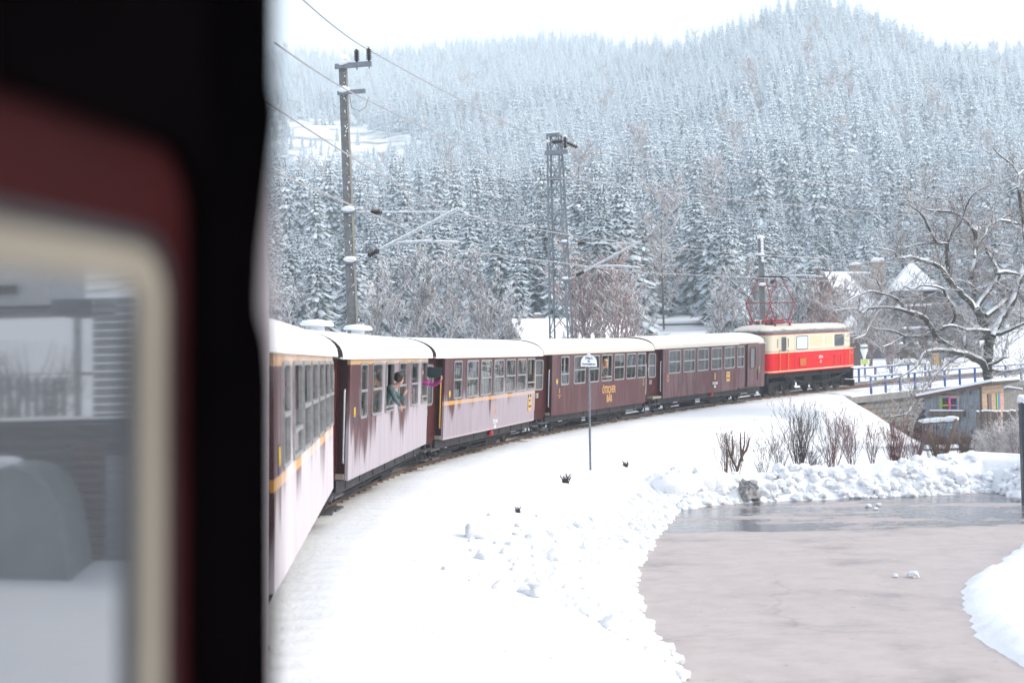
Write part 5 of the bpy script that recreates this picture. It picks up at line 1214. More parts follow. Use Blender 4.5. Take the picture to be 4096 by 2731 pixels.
part('plate', mb, plain('notice_lime', (0.50, 0.62, 0.12), 0.5, var=.1), ys); part('plate_edge', MB().span((c_.x - .12, Yn - .012, a.z + .01), (c_.x - .01, Yn - .002, c_.z - .01)), M['sign_white'], ys); part('post', MB().tube([((a.x + c_.x) / 2, Yn + .06, gz(a.x, Yn) - .2), ((a.x + c_.x) / 2, Yn + .06, c_.z)], .035, 6), M['steel'], ys)
for u, v, Yp, lab, ww in ((3728, 1368, 100, 'thin grey pole behind the blue railing, in front of a tan box', .05), (3763, 1320, 101, 'thicker grey pole behind the blue railing, with a small box on it', .085)):
    b = at(u, 1500, Yp); tz = at(u, v, Yp).z; pp = thing('pole', lab, 'pole', 'grey poles behind the bridge railing'); part('shaft', MB().tube([(b.x, Yp, gz(b.x, Yp) - .3), (b.x, Yp, tz)], ww, 8), M['steel'], pp)
    if ww > .06: part('box', MB().box((b.x + .12, Yp - .05, at(u, 1425, Yp).z), (.22, .16, .5)), M['steel'], pp)
tb = thing('utility_cabinet', 'tan cabinet with a snow layer behind the thin grey pole', 'cabinet'); a, b = at(3735, 1396, 106), at(3765, 1375, 106); part('cabinet', MB().span((a.x, 106, gz(a.x, 106) - .2), (b.x, 106.5, b.z)), M['board'], tb); part('snow', MB().span((a.x - .3, 105.9, b.z + .003), (b.x + .9, 106.6, b.z + .22)), M['snowcap'], tb)

# ------------------------------------------------------------------ forest
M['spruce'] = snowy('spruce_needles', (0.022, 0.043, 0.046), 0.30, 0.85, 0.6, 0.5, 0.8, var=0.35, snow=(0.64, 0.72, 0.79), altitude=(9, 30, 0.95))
M['spruce_bark'] = plain('spruce_bark', (0.09, 0.075, 0.065), 0.9, var=0.3)
M['twig'] = snowy('frosted_twigs', (0.22, 0.20, 0.205), 0.05, 0.6, 2.0, 0.6, 0.8)
M['twig_red'] = snowy('reddish_twigs', (0.25, 0.185, 0.18), 0.25, 0.8, 2.0, 0.5, 0.8)
M['larch'] = snowy('larch_twigs', (0.38, 0.34, 0.345), 0.2, 0.9, 1.0, 0.6, 0.8)
def spruce_mesh(seed, H=1.0, whorls=20, width=.19):
    """unit-height spruce: whorls of drooping boughs with hanging side fronds"""
    rg = random.Random(seed); V = []; F = []
    def quad(a, b, c, d): n = len(V); V.extend([tuple(a), tuple(b), tuple(c), tuple(d)]); F.append((n, n + 1, n + 2, n + 3))
    def tri(a, b, c): n = len(V); V.extend([tuple(a), tuple(b), tuple(c)]); F.append((n, n + 1, n + 2))
    z0 = rg.uniform(.03, .08)
    for w in range(whorls):
        t = (w + rg.uniform(-.3, .3)) / whorls; z = z0 + (1 - z0) * max(0, t) ** 0.92
        R = width * (1 - max(0, t)) ** .80 * rg.uniform(.72, 1.18) + .006
        nb = rg.choice((7, 8, 9)) if t < .8 else 6; a0 = rg.uniform(0, 6.28)
        for b in range(nb):
            a = a0 + 6.283 * b / nb + rg.uniform(-.3, .3); L = R * rg.uniform(.65, 1.2); dr = rg.uniform(.30, .62) * L * (1.15 - t)
            u = Vector((math.cos(a), math.sin(a), 0)); s = Vector((-u.y, u.x, 0)); zz = Vector((0, 0, 1))
            p = [Vector((0, 0, z)), u * L * .45 + zz * (z - dr * .35 + .01), u * L * .8 + zz * (z - dr * .85), u * L + zz * (z - dr * .95 + rg.uniform(-.004, .01))]
            wd = [L * .05, L * .15, L * .13, L * .02]; dp = [L * .02, L * .11, L * .10, 0]
            for k in range(3):
                for sg in (-1, 1):
                    e0, e1_ = p[k] + s * sg * wd[k] - zz * dp[k], p[k + 1] + s * sg * wd[k + 1] - zz * dp[k + 1]
                    quad(p[k], p[k + 1], e1_, e0) if sg > 0 else quad(p[k + 1], p[k], e0, e1_)
            for k in range(7):
                q = rg.uniform(.25, .95); base = p[0].lerp(p[3], q) - zz * (dr * .12 * math.sin(q * 3.14)); sg = rg.choice((-1, 1)); ln = L * rg.uniform(.25, .5) * (1.1 - q * .6)
                tip = base + s * sg * ln * .8 + u * ln * .55 - zz * ln * rg.uniform(.35, .8); m_ = u * ln * .20
                tri(base - m_ * .6, base + m_, tip)
    tri(Vector((-.006, 0, .97)), Vector((.006, 0, .97)), Vector((0, 0, 1.03)))
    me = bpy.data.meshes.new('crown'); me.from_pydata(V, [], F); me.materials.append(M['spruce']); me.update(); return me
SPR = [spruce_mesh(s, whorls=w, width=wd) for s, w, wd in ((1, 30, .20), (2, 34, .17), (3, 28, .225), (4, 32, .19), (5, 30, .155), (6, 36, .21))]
TRK_ = MB().tube([(0, 0, -.04), (0, 0, .4), (0, 0, .7)], [.011, .008, .003], 6).mesh('trunk', M['spruce_bark'])

def branchy(seed, h, spread, n1=14, n2=9, n3=5, r0=.012, upright=.6, trunks=1, start=.25, lean=0.0, mb=None, sides=3):
    """bare broadleaf tree or shrub of unit-ish size scaled by h"""
    rg = random.Random(seed); mb = mb or MB()
    def grow(p, d, L, r, lvl):
        k = 3 if lvl < 2 else 2; pts = [p]; q = p.copy(); dd = d.copy()
        for i in range(k):
            dd = (dd + Vector((rg.uniform(-.22, .22), rg.uniform(-.22, .22), rg.uniform(-.05, .16)))).normalized(); q = q + dd * (L / k); pts.append(q.copy())
        mb.tube(pts, [r * (1 - .75 * i / k) for i in range(k + 1)], sides if lvl else 5, 0, False)
        if lvl >= 3: return
        cnt = (n1, n2, n3)[lvl]
        for i in range(cnt):
            t = rg.uniform(start if lvl == 0 else .15, 1.0); j = min(int(t * k), k - 1); b = pts[j].lerp(pts[j + 1], t * k - j)
            a = rg.uniform(0, 6.283); out = Vector((math.cos(a), math.sin(a), 0)); base = (pts[j + 1] - pts[j]).normalized()
            nd = (base * upright + out * spread + Vector((0, 0, .25 * upright))).normalized()
            grow(b, nd, L * rg.uniform(.28, .55) * (1.15 - .55 * t), max(r * .45 * (1.1 - .6 * t), .0038 if h < 3 and h > 1.01 else .006), lvl + 1)
    for t in range(trunks):
        a = rg.uniform(0, 6.283); d = Vector((math.cos(a) * .12 * (trunks > 1) * rg.uniform(.3, 2.2) + lean, math.sin(a) * .12 * (trunks > 1) * rg.uniform(.3, 2.2), 1)).normalized()
        grow(Vector((rg.uniform(-.02, .02) * h * (trunks > 1), rg.uniform(-.02, .02) * h * (trunks > 1), -.02 * h)), d, h * rg.uniform(.8, 1.0), r0 * h * rg.uniform(.7, 1.1), 0)
    return mb
def proj(p):
    q = np.asarray(p, float) - np.array([0, 0, CAMZ]); z = q @ FWD; return 2048 + FPX * (q @ RGT) / z, 1365.5 - FPX * (q @ UPV) / z
TOPU = [900, 1080, 1300, 1500, 1700, 1900, 2050, 2250, 2400, 2550, 2650, 2780, 2900, 3100, 3300, 3500, 3800, 4400]
TOPV = [900, 900, 960, 880, 890, 840, 810, 770, 720, 750, 950, 780, 820, 890, 950, 930, 880, 850]
rg = random.Random(11); spots = []
for Y, n_ in ((150, 30), (160, 31), (171, 33), (183, 36), (196, 40), (211, 46), (226, 52), (240, 56)):
    for i in range(n_):
        u = 900 + (4350 - 900) * (i + rg.uniform(.1, .9)) / n_
        yy = Y + rg.uniform(-4, 4)
        if 2560 < u < 2850 and yy < 190: continue
        if yy < 165 and u > 3000: continue
        if yy < 156 and 1450 < u < 1980: continue
        spots.append((u, yy))
spots = spots[:300]
near_xy = []
ORD = 'first second third fourth fifth sixth seventh eighth ninth tenth eleventh twelfth thirteenth fourteenth'.split()
SECT = (('front-row snowy spruce counting from the dark doorway post to the concrete mast', 1090, 1450), ('front-row snowy spruce counting from the lattice tower to the snowy meadow', 1980, 2560), ('front-row snowy spruce counting from the snowy meadow towards the locomotive', 2850, 3900))
FRONT = {}
for lab_, u0, u1 in SECT:
    idx = sorted((i for i, (u, Y) in enumerate(spots) if u0 < u < u1 and Y < (166 if u0 != 2850 else 177)), key=lambda i: spots[i][0])
    for n_, i in enumerate(idx[:14]): FRONT[i] = ORD[n_] + ' ' + lab_
for i, (u, Y) in enumerate(spots):
    x = (u - 2048) / FPX * Y; z = gz(x, Y)
    vt = np.interp(u, TOPU, TOPV) + rg.uniform(-30, 170) - (Y - 160) * 1.0
    H = max(9.0, min(27.0, at(u, vt, Y).z - z)); near_xy.append((x, Y))
    mtx = Matrix.Translation((x, Y, z - .2)) @ Matrix.Rotation(rg.uniform(0, 6.28), 4, 'Z') @ Matrix.Diagonal((H * rg.uniform(1.05, 1.4), H * rg.uniform(1.05, 1.4), H, 1))
    lab = 'snowy spruce standing deeper in the dense stand, partly hidden by the front row'
    lab = FRONT.get(i, lab)
    t = thing('spruce_tree', lab, 'spruce tree', 'spruces of the forest edge', matrix=mtx)
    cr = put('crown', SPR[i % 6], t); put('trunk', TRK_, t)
    if i < 6: KIDS.setdefault('src', []).append(cr)
# farther forest as one mass of instanced trees
cell = 5.0; P = []; S = []; RZ = []; VR = []
rn = np.random.RandomState(5)
for Y in np.concatenate([np.arange(247, 800, 7.5), np.arange(800, 1440, 10)]):
    cell = 4.6 + Y / 380
    xs = np.arange(-.62 * Y, .52 * Y, cell); xs = xs + rn.uniform(-.45, .45, len(xs)) * cell; ys = Y + rn.uniform(-3, 3, len(xs))
    zs = hill(xs, ys); u, v = proj(np.stack([xs, ys, zs], 1))
    keep = (u > -1300) & (u < 4900)
    clear = np.exp(-(((u - 1350) / 330) ** 2 + ((v - 560 - (u - 1350) * .18) / 60) ** 2)) + .8 * np.exp(-(((u - 1250) / 200) ** 2 + ((v - 680) / 50) ** 2))
    dens = fbm(xs / 40, ys / 60, 3, 77)
    keep &= rn.rand(len(xs)) > np.clip(clear * 1.35 + dens * 1.4 * (clear > .15), 0, .96)
    keep &= dens > -.22
    keep &= hill(xs, ys + 45) > zs - 18          # nothing deep behind the crest
    young = 1 - .72 * np.exp(-(((u - 1330) / 420) ** 2 + ((v - 640 - (u - 1350) * .15) / 150) ** 2))
    for x, y, z, q in zip(xs[keep], ys[keep], zs[keep], young[keep]):
        P.append((x, y, z - .3)); S.append(rn.uniform(11, 21) * q); RZ.append(rn.uniform(0, 6.28)); VR.append(rn.randint(0, 6) if rn.rand() > .025 else 6)
for Y in (152, 163, 175, 188, 202, 217, 232):       # the same wood goes on to the left of what the doorway post hides
    for u in np.arange(-1300, 880, 95):
        yy = Y + rn.uniform(-4, 4); x = (u + rn.uniform(-40, 40) - 2048) / FPX * yy; P.append((x, yy, gz(x, yy) - .3)); S.append(rn.uniform(13, 20)); RZ.append(rn.uniform(0, 6.28)); VR.append(rn.randint(0, 6))
lm = branchy(91, 1.0, .62, 34, 8, 4, .012, .35, 1, .12).mesh('larch_crown', M['larch'])
fm = bpy.data.meshes.new('forest'); fm.from_pydata(P, [], [])
for nm_, dt, arr in (('tree_size', 'FLOAT', S), ('turn', 'FLOAT', RZ), ('sort', 'INT', VR)):
    fm.attributes.new(nm_, dt, 'POINT').data.foreach_set('value', arr)
fo = put('forest', fm, kind='stuff')
# one larch of the kind that stands scattered in the forest
lx = at(2655, 1300, 176); lz = gz(lx.x, lx.y); LH = at(2655, 745, 176).z - lz
lt = thing('larch_tree', 'tall bare pinkish-brown larch rising above the gap in the spruces', 'larch tree', matrix=Matrix.Translation((lx.x, lx.y, lz)) @ Matrix.Diagonal((LH * .62, LH * .62, LH, 1)))
lcr = put('crown', lm, lt); put('trunk', TRK_, lt)
ng = bpy.data.node_groups.new('forest_nodes', 'GeometryNodeTree'); ng.interface.new_socket('Geometry', in_out='INPUT', socket_type='NodeSocketGeometry'); ng.interface.new_socket('Geometry', in_out='OUTPUT', socket_type='NodeSocketGeometry')
gi, go, jn = ng.nodes.new('NodeGroupInput'), ng.nodes.new('NodeGroupOutput'), ng.nodes.new('GeometryNodeJoinGeometry')
def attr(nm_, dt):
    a = ng.nodes.new('GeometryNodeInputNamedAttribute'); a.data_type = dt; a.inputs[0].default_value = nm_; return [o for o in a.outputs if o.enabled][0]
sz, tn, so_ = attr('tree_size', 'FLOAT'), attr('turn', 'FLOAT'), attr('sort', 'INT')
cx3 = ng.nodes.new('ShaderNodeCombineXYZ'); ng.links.new(tn, cx3.inputs[2])
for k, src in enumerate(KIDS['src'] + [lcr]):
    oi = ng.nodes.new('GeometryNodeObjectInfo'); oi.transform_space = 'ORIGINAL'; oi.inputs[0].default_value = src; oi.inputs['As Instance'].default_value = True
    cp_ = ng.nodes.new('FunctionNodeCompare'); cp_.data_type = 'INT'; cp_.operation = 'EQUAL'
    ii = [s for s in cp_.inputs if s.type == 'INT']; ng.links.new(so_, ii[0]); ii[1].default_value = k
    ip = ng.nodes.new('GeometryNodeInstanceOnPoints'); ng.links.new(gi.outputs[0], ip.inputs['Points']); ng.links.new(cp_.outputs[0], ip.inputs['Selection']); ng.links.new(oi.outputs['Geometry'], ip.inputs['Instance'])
    ng.links.new(cx3.outputs[0], ip.inputs['Rotation'])
    if k == 6:
        vm_ = ng.nodes.new('ShaderNodeCombineXYZ'); m1_ = ng.nodes.new('ShaderNodeMath'); m1_.operation = 'MULTIPLY'; m1_.inputs[1].default_value = .6; ng.links.new(sz, m1_.inputs[0])
        ng.links.new(m1_.outputs[0], vm_.inputs[0]); ng.links.new(m1_.outputs[0], vm_.inputs[1]); ng.links.new(sz, vm_.inputs[2]); ng.links.new(vm_.outputs[0], ip.inputs['Scale'])
    else: ng.links.new(sz, ip.inputs['Scale'])
    ng.links.new(ip.outputs[0], jn.inputs[0])
ng.links.new(jn.outputs[0], go.inputs[0])
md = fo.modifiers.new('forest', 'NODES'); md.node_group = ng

# bare broadleaf trees between the line and the forest
BARE = [branchy(s, 1.0, sp, a, b, c, .011, upr, tr, st) for s, sp, a, b, c, upr, tr, st in ((21, .62, 18, 9, 6, .55, 1, .22), (22, .5, 22, 9, 5, .7, 1, .2), (23, .7, 12, 8, 5, .6, 2, .2), (24, .55, 8, 6, 4, .6, 4, .12))]
BM = [(b.mesh('crown', M['twig']), b.mesh('crown', M['twig_red'])) for b in BARE]
BT = [MB().tube([(0, 0, -.03), (0, 0, .14)], [.014, .011], 7).mesh('trunk', M['twig']) for _ in range(1)]
bl = [(1180, 1150, 110, 0, 0), (1490, 1120, 112, 3, 0), (1570, 1030, 118, 0, 0), (1650, 1080, 110, 1, 0), (1730, 1010, 122, 2, 0), (1800, 1040, 116, 0, 0), (1880, 1090, 112, 1, 0), (1960, 1150, 108, 3, 0), (2030, 1190, 105, 3, 0),
      (2330, 1010, 96, 3, 1), (2400, 960, 99, 1, 1), (2455, 1060, 96, 3, 1), (2510, 1170, 92, 3, 1), (2580, 1150, 130, 0, 0), (2870, 1120, 130, 3, 0), (2930, 1060, 138, 0, 0), (2990, 1090, 134, 1, 0), (3110, 1080, 140, 2, 0), (3180, 1110, 126, 3, 0), (3250, 1060, 118, 1, 1), (3300, 1130, 112, 3, 1), (3360, 1150, 112, 0, 1), (3420, 1200, 108, 3, 0), (3480, 1230, 104, 3, 1), (3550, 1190, 103, 2, 0), (3560, 1330, 99, 3, 1), (3900, 1230, 108, 0, 0), (4010, 1180, 112, 2, 0)]
BARE_LABELS = ['bare frosted tree close beside the dark doorway post, above the roof of the whitened coach', 'bushy frosted tree between the roof ventilators and the concrete mast', 'tall frosted bare tree just past the concrete mast', 'short frosted bare tree under the first steady arm', 'tallest frosted bare tree below the tip of the first raked bracket tube',
 'frosted bare tree just beyond the tip of the first steady arm', 'frosted bare tree midway between concrete mast and lattice tower', 'low frosted bush-like tree next to the low snowy house', 'lowest frosted bush-like tree by the gable of the low house', 'reddish multi-stemmed tree touching the lattice tower', 'tallest reddish tree with budding twigs beside the lattice tower',
 'reddish multi-stemmed tree under the second raked bracket tube', 'lowest reddish bush at the edge of the snowy meadow', 'frosted bare tree at the near edge of the snowy meadow', 'bushy frosted tree at the far edge of the snowy meadow', 'tall frosted bare tree short of the pantograph mast', 'frosted bare tree immediately before the slim concrete mast',
 'frosted bare tree directly behind the pantograph', 'bushy frosted tree just past the pantograph', 'tall reddish bare tree in front of the orange-walled house', 'bushy reddish tree against the orange boards of the house', 'reddish bare tree in front of the snowy roof with grey tiles', 'low frosted bush behind the cab of the locomotive', 'low reddish bush by the white pyramid roof', 'frosted bare tree before the slope of the big shingled roof', 'lowest reddish bush beside the street lamp', 'frosted bare tree behind the crown of the oak', 'frosted bare tree behind the outermost limbs of the oak']
for i, (u, vt, Y, k, red) in enumerate(bl):
    x = (u - 2048) / FPX * Y; z = gz(x, Y); H = at(u, vt, Y).z - z
    lab_old = ('bare reddish bush-like tree with budding twigs behind the train' if red else 'bare frosted broadleaf tree between the train and the spruces') if u < 3200 else ('bare reddish tree among the houses behind the locomotive' if red else 'bare frosted tree among the houses at the foot of the wood')
    lab = BARE_LABELS[i]
    t = thing('bare_tree', lab, 'bare tree', 'reddish bare trees' if red else 'frosted bare trees', matrix=Matrix.Translation((x, Y, z)) @ Matrix.Rotation(i * 1.9, 4, 'Z') @ Matrix.Diagonal((H * .95, H * .95, H * .98, 1)))
    put('crown', BM[k][red], t); put('trunk', BT[0], t)

# ------------------------------------------------------------------ old oak beyond the hut
M['oak'] = snowy('oak_bark', (0.060, 0.060, 0.052), 0.16, 0.36, 2.5, 0.5, 0.85, var=0.4)
M['oak_twig'] = snowy('oak_twig', (0.15, 0.115, 0.11), 0.15, 0.6, 3, 0.5, 0.85)
YO = 66.0; rg = random.Random(5); wood = MB(); twigs = MB(); osnow = MB()
LIMBS = [  # (points in one enlarged view of the photo: u, v, radius), depth offset reached at the tip
 ([(1590, 1700, 50), (1580, 1345, 45), (1560, 1210, 42), (1590, 1000, 48), (1580, 880, 46), (1520, 740, 42), (1440, 610, 38)], 0),
 ([(1440, 610, 34), (1350, 500, 28), (1230, 400, 24), (1150, 300, 20), (1060, 170, 17), (900, 110, 13), (760, 75, 11), (640, 90, 8), (590, 20, 5), (430, -20, 3)], -2.5),
 ([(1440, 610, 30), (1550, 450, 24), (1650, 330, 19), (1680, 240, 16), (1620, 110, 13), (1560, 20, 12), (1520, -80, 9), (1400, -150, 6), (1300, -120, 4)], 1.5),
 ([(1420, 570, 25), (1430, 430, 20), (1400, 300, 20), (1420, 180, 18), (1440, 60, 17), (1450, -60, 14), (1430, -200, 11), (1330, -320, 9), (1240, -420, 7), (1180, -520, 5), (980, -549, 4), (925, -614, 3), (960, -745, 2)], 1),
 ([(1580, 1260, 36), (1480, 1150, 36), (1330, 1090, 30), (1180, 1060, 23), (1030, 1050, 16), (900, 1070, 12), (870, 1150, 9), (810, 1220, 8), (700, 1300, 6), (600, 1340, 5), (430, 1370, 3)], -3),
 ([(1330, 1090, 26), (1150, 990, 25), (1030, 900, 23), (960, 790, 21), (900, 700, 19), (780, 660, 17), (690, 630, 14), (500, 600, 11), (330, 610, 9), (260, 660, 8), (200, 620, 7), (60, 625, 5), (-60, 640, 3)], -4),
 ([(1290, 1095, 14), (1150, 1180, 12), (1060, 1260, 11), (960, 1400, 10), (870, 1500, 8), (800, 1590, 7), (760, 1680, 6), (700, 1720, 5), (560, 1740, 3)], -4.5),
 ([(1600, 850, 16), (1480, 840, 14), (1330, 830, 12), (1200, 790, 9), (1100, 800, 6)], -1.5),
 ([(1310, 830, 26), (1320, 930, 24), (1330, 1050, 22)], -.5),
 ([(1600, 880, 20), (1720, 870, 16), (1850, 810, 14), (2000, 740, 11), (2120, 700, 8)], -1),
 ([(1610, 900, 34), (1690, 770, 32), (1740, 690, 32), (1830, 520, 31), (1910, 320, 29), (1960, 150, 26), (1975, 0, 23), (1962, -200, 19), (1932, -408, 16), (1900, -640, 13), (1895, -784, 11), (1830, -900, 8), (1700, -990, 6), (1620, -1060, 3)], 2.5),
 ([(1550, 690, 24), (1680, 590, 20), (1790, 510, 17), (1900, 450, 13), (2050, 380, 9)], 1.5),
 ([(950, 870, 13), (1100, 820, 12), (1230, 720, 12), (1210, 620, 11), (1140, 480, 10), (1080, 400, 10), (900, 370, 7), (780, 410, 6), (700, 380, 4)], -2.5),
 ([(1040, 905, 12), (850, 900, 11), (700, 900, 10), (600, 850, 7), (400, 820, 5), (330, 800, 4), (240, 900, 3), (150, 930, 2)], -3.5),
 ([(700, 905, 7), (560, 980, 6), (480, 1010, 4)], -3.8),
 ([(690, 630, 13), (660, 540, 12), (560, 480, 10), (450, 450, 9), (340, 430, 7), (180, 490, 4), (60, 570, 3)], -4.5),
 ([(440, 450, 6), (440, 390, 6), (400, 310, 5)], -4.2),
 ([(520, 600, 7), (420, 650, 7), (370, 730, 6), (330, 800, 5), (290, 880, 4), (180, 930, 3)], -4.6),
 ([(1150, 300, 15), (1160, 180, 15), (1140, 60, 14), (1150, -50, 12), (1200, -180, 10), (1300, -300, 8), (1347, -441, 7), (1400, -560, 6), (1500, -640, 5), (1620, -690, 3)], -1),
 ([(1140, 60, 12), (1142, -62, 11), (1053, -73, 10), (960, -220, 9), (891, -355, 8), (800, -440, 5), (690, -520, 3)], -2.5),
 ([(1050, -75, 9), (850, -60, 8), (700, -20, 6), (600, -40, 3)], -2),
 ([(1430, 60, 12), (1445, -159, 11), (1346, -300, 10), (1218, -387, 9), (1032, -408, 8), (925, -418, 6), (830, -500, 3)], 0),
 ([(1440, 80, 12), (1456, -29, 11), (1530, -150, 10), (1576, -246, 9), (1704, -311, 9), (1824, -387, 8), (1932, -397, 6)], 2),
 ([(1704, -311, 10), (1800, -290, 10), (1900, -270, 9), (2050, -260, 7)], 2.5),
 ([(1660, 330, 9), (1780, 420, 9), (1860, 470, 6)], 1),
 ([(1680, 240, 14), (1800, 230, 13), (1900, 260, 11), (2050, 300, 8)], 1.2),
 ([(1190, 310, 12), (1310, 330, 11), (1420, 390, 9), (1440, 450, 6)], 0),
 ([(1895, -784, 7), (1960, -840, 6), (2060, -860, 4)], 2.8), ([(1895, -660, 6), (1750, -600, 5), (1560, -620, 3)], 2.3),
 ([(1540, 1210, 10), (1640, 1180, 12), (1730, 1130, 9), (1800, 1120, 5)], -1), ([(1600, 1250, 9), (1750, 1270, 8), (1900, 1240, 5), (2050, 1200, 3)], -.8),
]
K = 4096 / 10708.0
def lp3(u, v, off): return at(3350 + .3826 * u, 1000 + .3826 * v, YO + off)
def twig(p, d, L, r, lvl, rg):
    k = 4 if lvl == 0 else 3; pts = [p]; q = p.copy(); dd = d.copy()
    for i in range(k):
        dd = (dd + Vector((rg.uniform(-.4, .4), rg.uniform(-.4, .4), rg.uniform(-.28, .30)))).normalized(); q = q + dd * (L / k); pts.append(q.copy())
    twigs.tube(pts, [r * (1 - .7 * i / k) for i in range(k + 1)], 3, 0, False)
    if lvl < 2:
        for _ in range(rg.randint(5, 7) if lvl == 0 else rg.randint(3, 5)):
            t = rg.uniform(.2, 1); j = min(int(t * k), k - 1); b = pts[j].lerp(pts[j + 1], t * k - j)
            nd = (dd + Vector((rg.uniform(-1, 1), rg.uniform(-1, 1), rg.uniform(-.5, .9)))).normalized(); twig(b, nd, L * rg.uniform(.35, .65), max(r * .55, .0052), lvl + 1, rg)
px2m = .3826 / FPX * YO
for li, (pts, tipoff) in enumerate(LIMBS):
    n = len(pts); P3 = []; rr = []
    for i, (u, v, r) in enumerate(pts):
        o = tipoff * (i / (n - 1)) if li not in (1, 4, 5) else tipoff * (i / (n - 1)); P3.append(lp3(u, v, o) + Vector((0, rg.uniform(-.12, .12), 0))); rr.append(r * px2m * (1.15 if r > 20 else 1.4))
    sp = []; sr = []
    for i in range(n - 1):                         # smooth, slightly crooked course
        a = P3[max(i - 1, 0)]; b = P3[i]; c = P3[i + 1]; d = P3[min(i + 2, n - 1)]
        for t in (0, .33, .66):
            q = ((b * 2) + (c - a) * t + (a * 2 - b * 5 + c * 4 - d) * t * t + (b * 3 - a - c * 3 + d) * t ** 3) * .5
            sp.append(q + Vector((rg.uniform(-1, 1), rg.uniform(-1, 1), rg.uniform(-1, 1))) * rr[i] * .22); sr.append((rr[i] * (1 - t) + rr[i + 1] * t) * rg.uniform(.9, 1.12))
    sp.append(P3[-1]); sr.append(rr[-1]); wood.tube(sp, sr, 8, 0, True)
    run = []
    for i in range(len(sp)):
        dd_ = (sp[min(i + 1, len(sp) - 1)] - sp[max(i - 1, 0)]).normalized()
        if abs(dd_.z) < .86 and rg.random() > .05 and i < len(sp) - 1: run.append((sp[i] + Vector((-.15, -.25, 1)) * sr[i] * .62, (sr[i] * .72 + .012) * rg.uniform(.75, 1.1) * (1 - .45 * abs(dd_.z))))
        else:
            if len(run) > 1: osnow.tube([q[0] for q in run], [q[1] for q in run], 6)
            run = []
    if li in (0, 8): continue
    for i in range(2, len(sp)):
        for _ in range(rg.choice((1, 1, 2, 2, 3))):
            d = Vector((rg.uniform(-1, 1), rg.uniform(-1, 1), rg.uniform(-.45, 1.0))).normalized(); twig(sp[i], d, rg.uniform(.5, 1.4), min(sr[i] * .45, .024), 0, rg)
oak = thing('oak_tree', 'gnarled old oak with snow lying along its crooked limbs beside the bridge', 'oak tree', loc=tuple(lp3(1590, 1700, 0)))
oi_ = Matrix.Translation(-lp3(1590, 1700, 0))
part('trunk_and_limbs', wood, M['oak'], oak, oi_); part('twigs', twigs, M['oak_twig'], oak, oi_); part('lying_snow', osnow, M['snowcap'], oak, oi_, kind='stuff')
st = MB(); b_ = at(3995, 1700, 62); st.tube([(b_.x, 62, gz(b_.x, 62) - .3), at(3998, 1610, 62), at(3996, 1520, 62.2)], [.19, .16, .13], 9); st.tube([at(3998, 1560, 62), at(4030, 1548, 61.7), at(4090, 1556, 61.4)], [.07, .06, .05], 7)
single('snowy_trunk', st, snowy('snow_plastered_bark', (0.12, 0.11, 0.10), -.5, .3, 4, 1.2), 'snow-plastered tree trunk with one stub limb close behind the plank end of the hut', 'tree trunk')

# ------------------------------------------------------------------ shrubs behind the snow bank
M['stem_red'] = snowy('red_stem', (0.12, 0.040, 0.040), 0.75, 1.0, 5, .3); M['stem_brown'] = snowy('brown_stem', (0.13, 0.075, 0.055), 0.6, 0.95, 5, .4); M['stem_dark'] = snowy('dark_stem', (0.055, 0.035, 0.04), 0.75, 1.0, 5, .3); M['stem_frost'] = snowy('frosted_stem', (0.25, 0.18, 0.175), -0.05, 0.55, 5, .6)
def shrub(label, u, v, Y, H, mat, seed, trunks, spread=.35, upr=.9, n=(7, 4, 2), r0=.010, wide=1.0, group='bare shrubs behind the snow bank', cat='shrub'):
    x = (u - 2048) / FPX * Y; z = gz(x, Y)
    mb = branchy(seed, H, spread, n[0], n[1], n[2], r0, upr, trunks, .2)
    return single('shrub', mb, M[mat], label, cat, group, Matrix.Translation((x, Y, z)) @ Matrix.Diagonal((wide, wide, 1, 1)))
shrub('thin pale-twigged shrub just before the cut-back one', 2880, 1880, 45.2, 1.75, 'stem_brown', 41, 8, .5, .9, (7, 4, 2), .006)
pr = MB(); rg = random.Random(8); x0 = at(2945, 1880, 45.4); zg = gz(x0.x, 45.4)
for a, b, c, d in (((0, 0, 0), (.03, 0, .55), (-.20, 0, 1.05), (-.30, .1, 1.7)), ((.03, 0, .5), (.2, .1, .95), (.28, 0, 1.3), (.30, 0, 1.75)), ((.2, 0, .8), (.18, .1, 1.2), (.16, 0, 1.5), (.18, 0, 1.7)), ((-.15, 0, .9), (-.08, 0, 1.2), (-.10, 0, 1.4), (-.08, 0, 1.62)), ((-.35, .1, 0), (-.30, 0, .6), (-.28, 0, 1.0), (-.3, 0, 1.3)), ((.2, .1, .95), (.36, .1, 1.15), (.44, .1, 1.4), (.46, 0, 1.55))):
    pr.tube([a, b, c, d], [.045, .035, .025, .014], 6)
pr = branchy(44, 1.7, .45, 7, 4, 2, .006, .9, 12, .2, 0, pr)
single('pruned_shrub', pr, M['stem_brown'], 'cut-back shrub with thick pale brown stumps of branches behind the snow bank', 'shrub', 'bare shrubs behind the snow bank', Matrix.Translation((x0.x, 45.4, zg)))
shrub('sparse low shrub between the cut-back one and the big dark one', 3030, 1890, 45.0, 1.6, 'stem_dark', 45, 8, .5, .85, (7, 4, 2), .006)
shrub('slender dark shrub leaning towards the tallest one', 3105, 1890, 45.4, 1.9, 'stem_dark', 52, 9, .5, .9, (7, 4, 2), .006)
shrub('tallest dark many-stemmed shrub behind the middle of the snow bank', 3185, 1880, 46, 2.45, 'stem_dark', 46, 17, .42, .95, (9, 4, 2), .0075)
shrub('low tangle of dark twigs at the foot of the tallest shrub', 3245, 1885, 45.3, 1.2, 'stem_dark', 53, 12, .6, .7, (8, 4, 2), .007)
shrub('reddish shrub with fanned stems next to the tallest dark one', 3310, 1880, 46.5, 2.2, 'stem_red', 47, 14, .48, .9, (8, 4, 2), .0065)
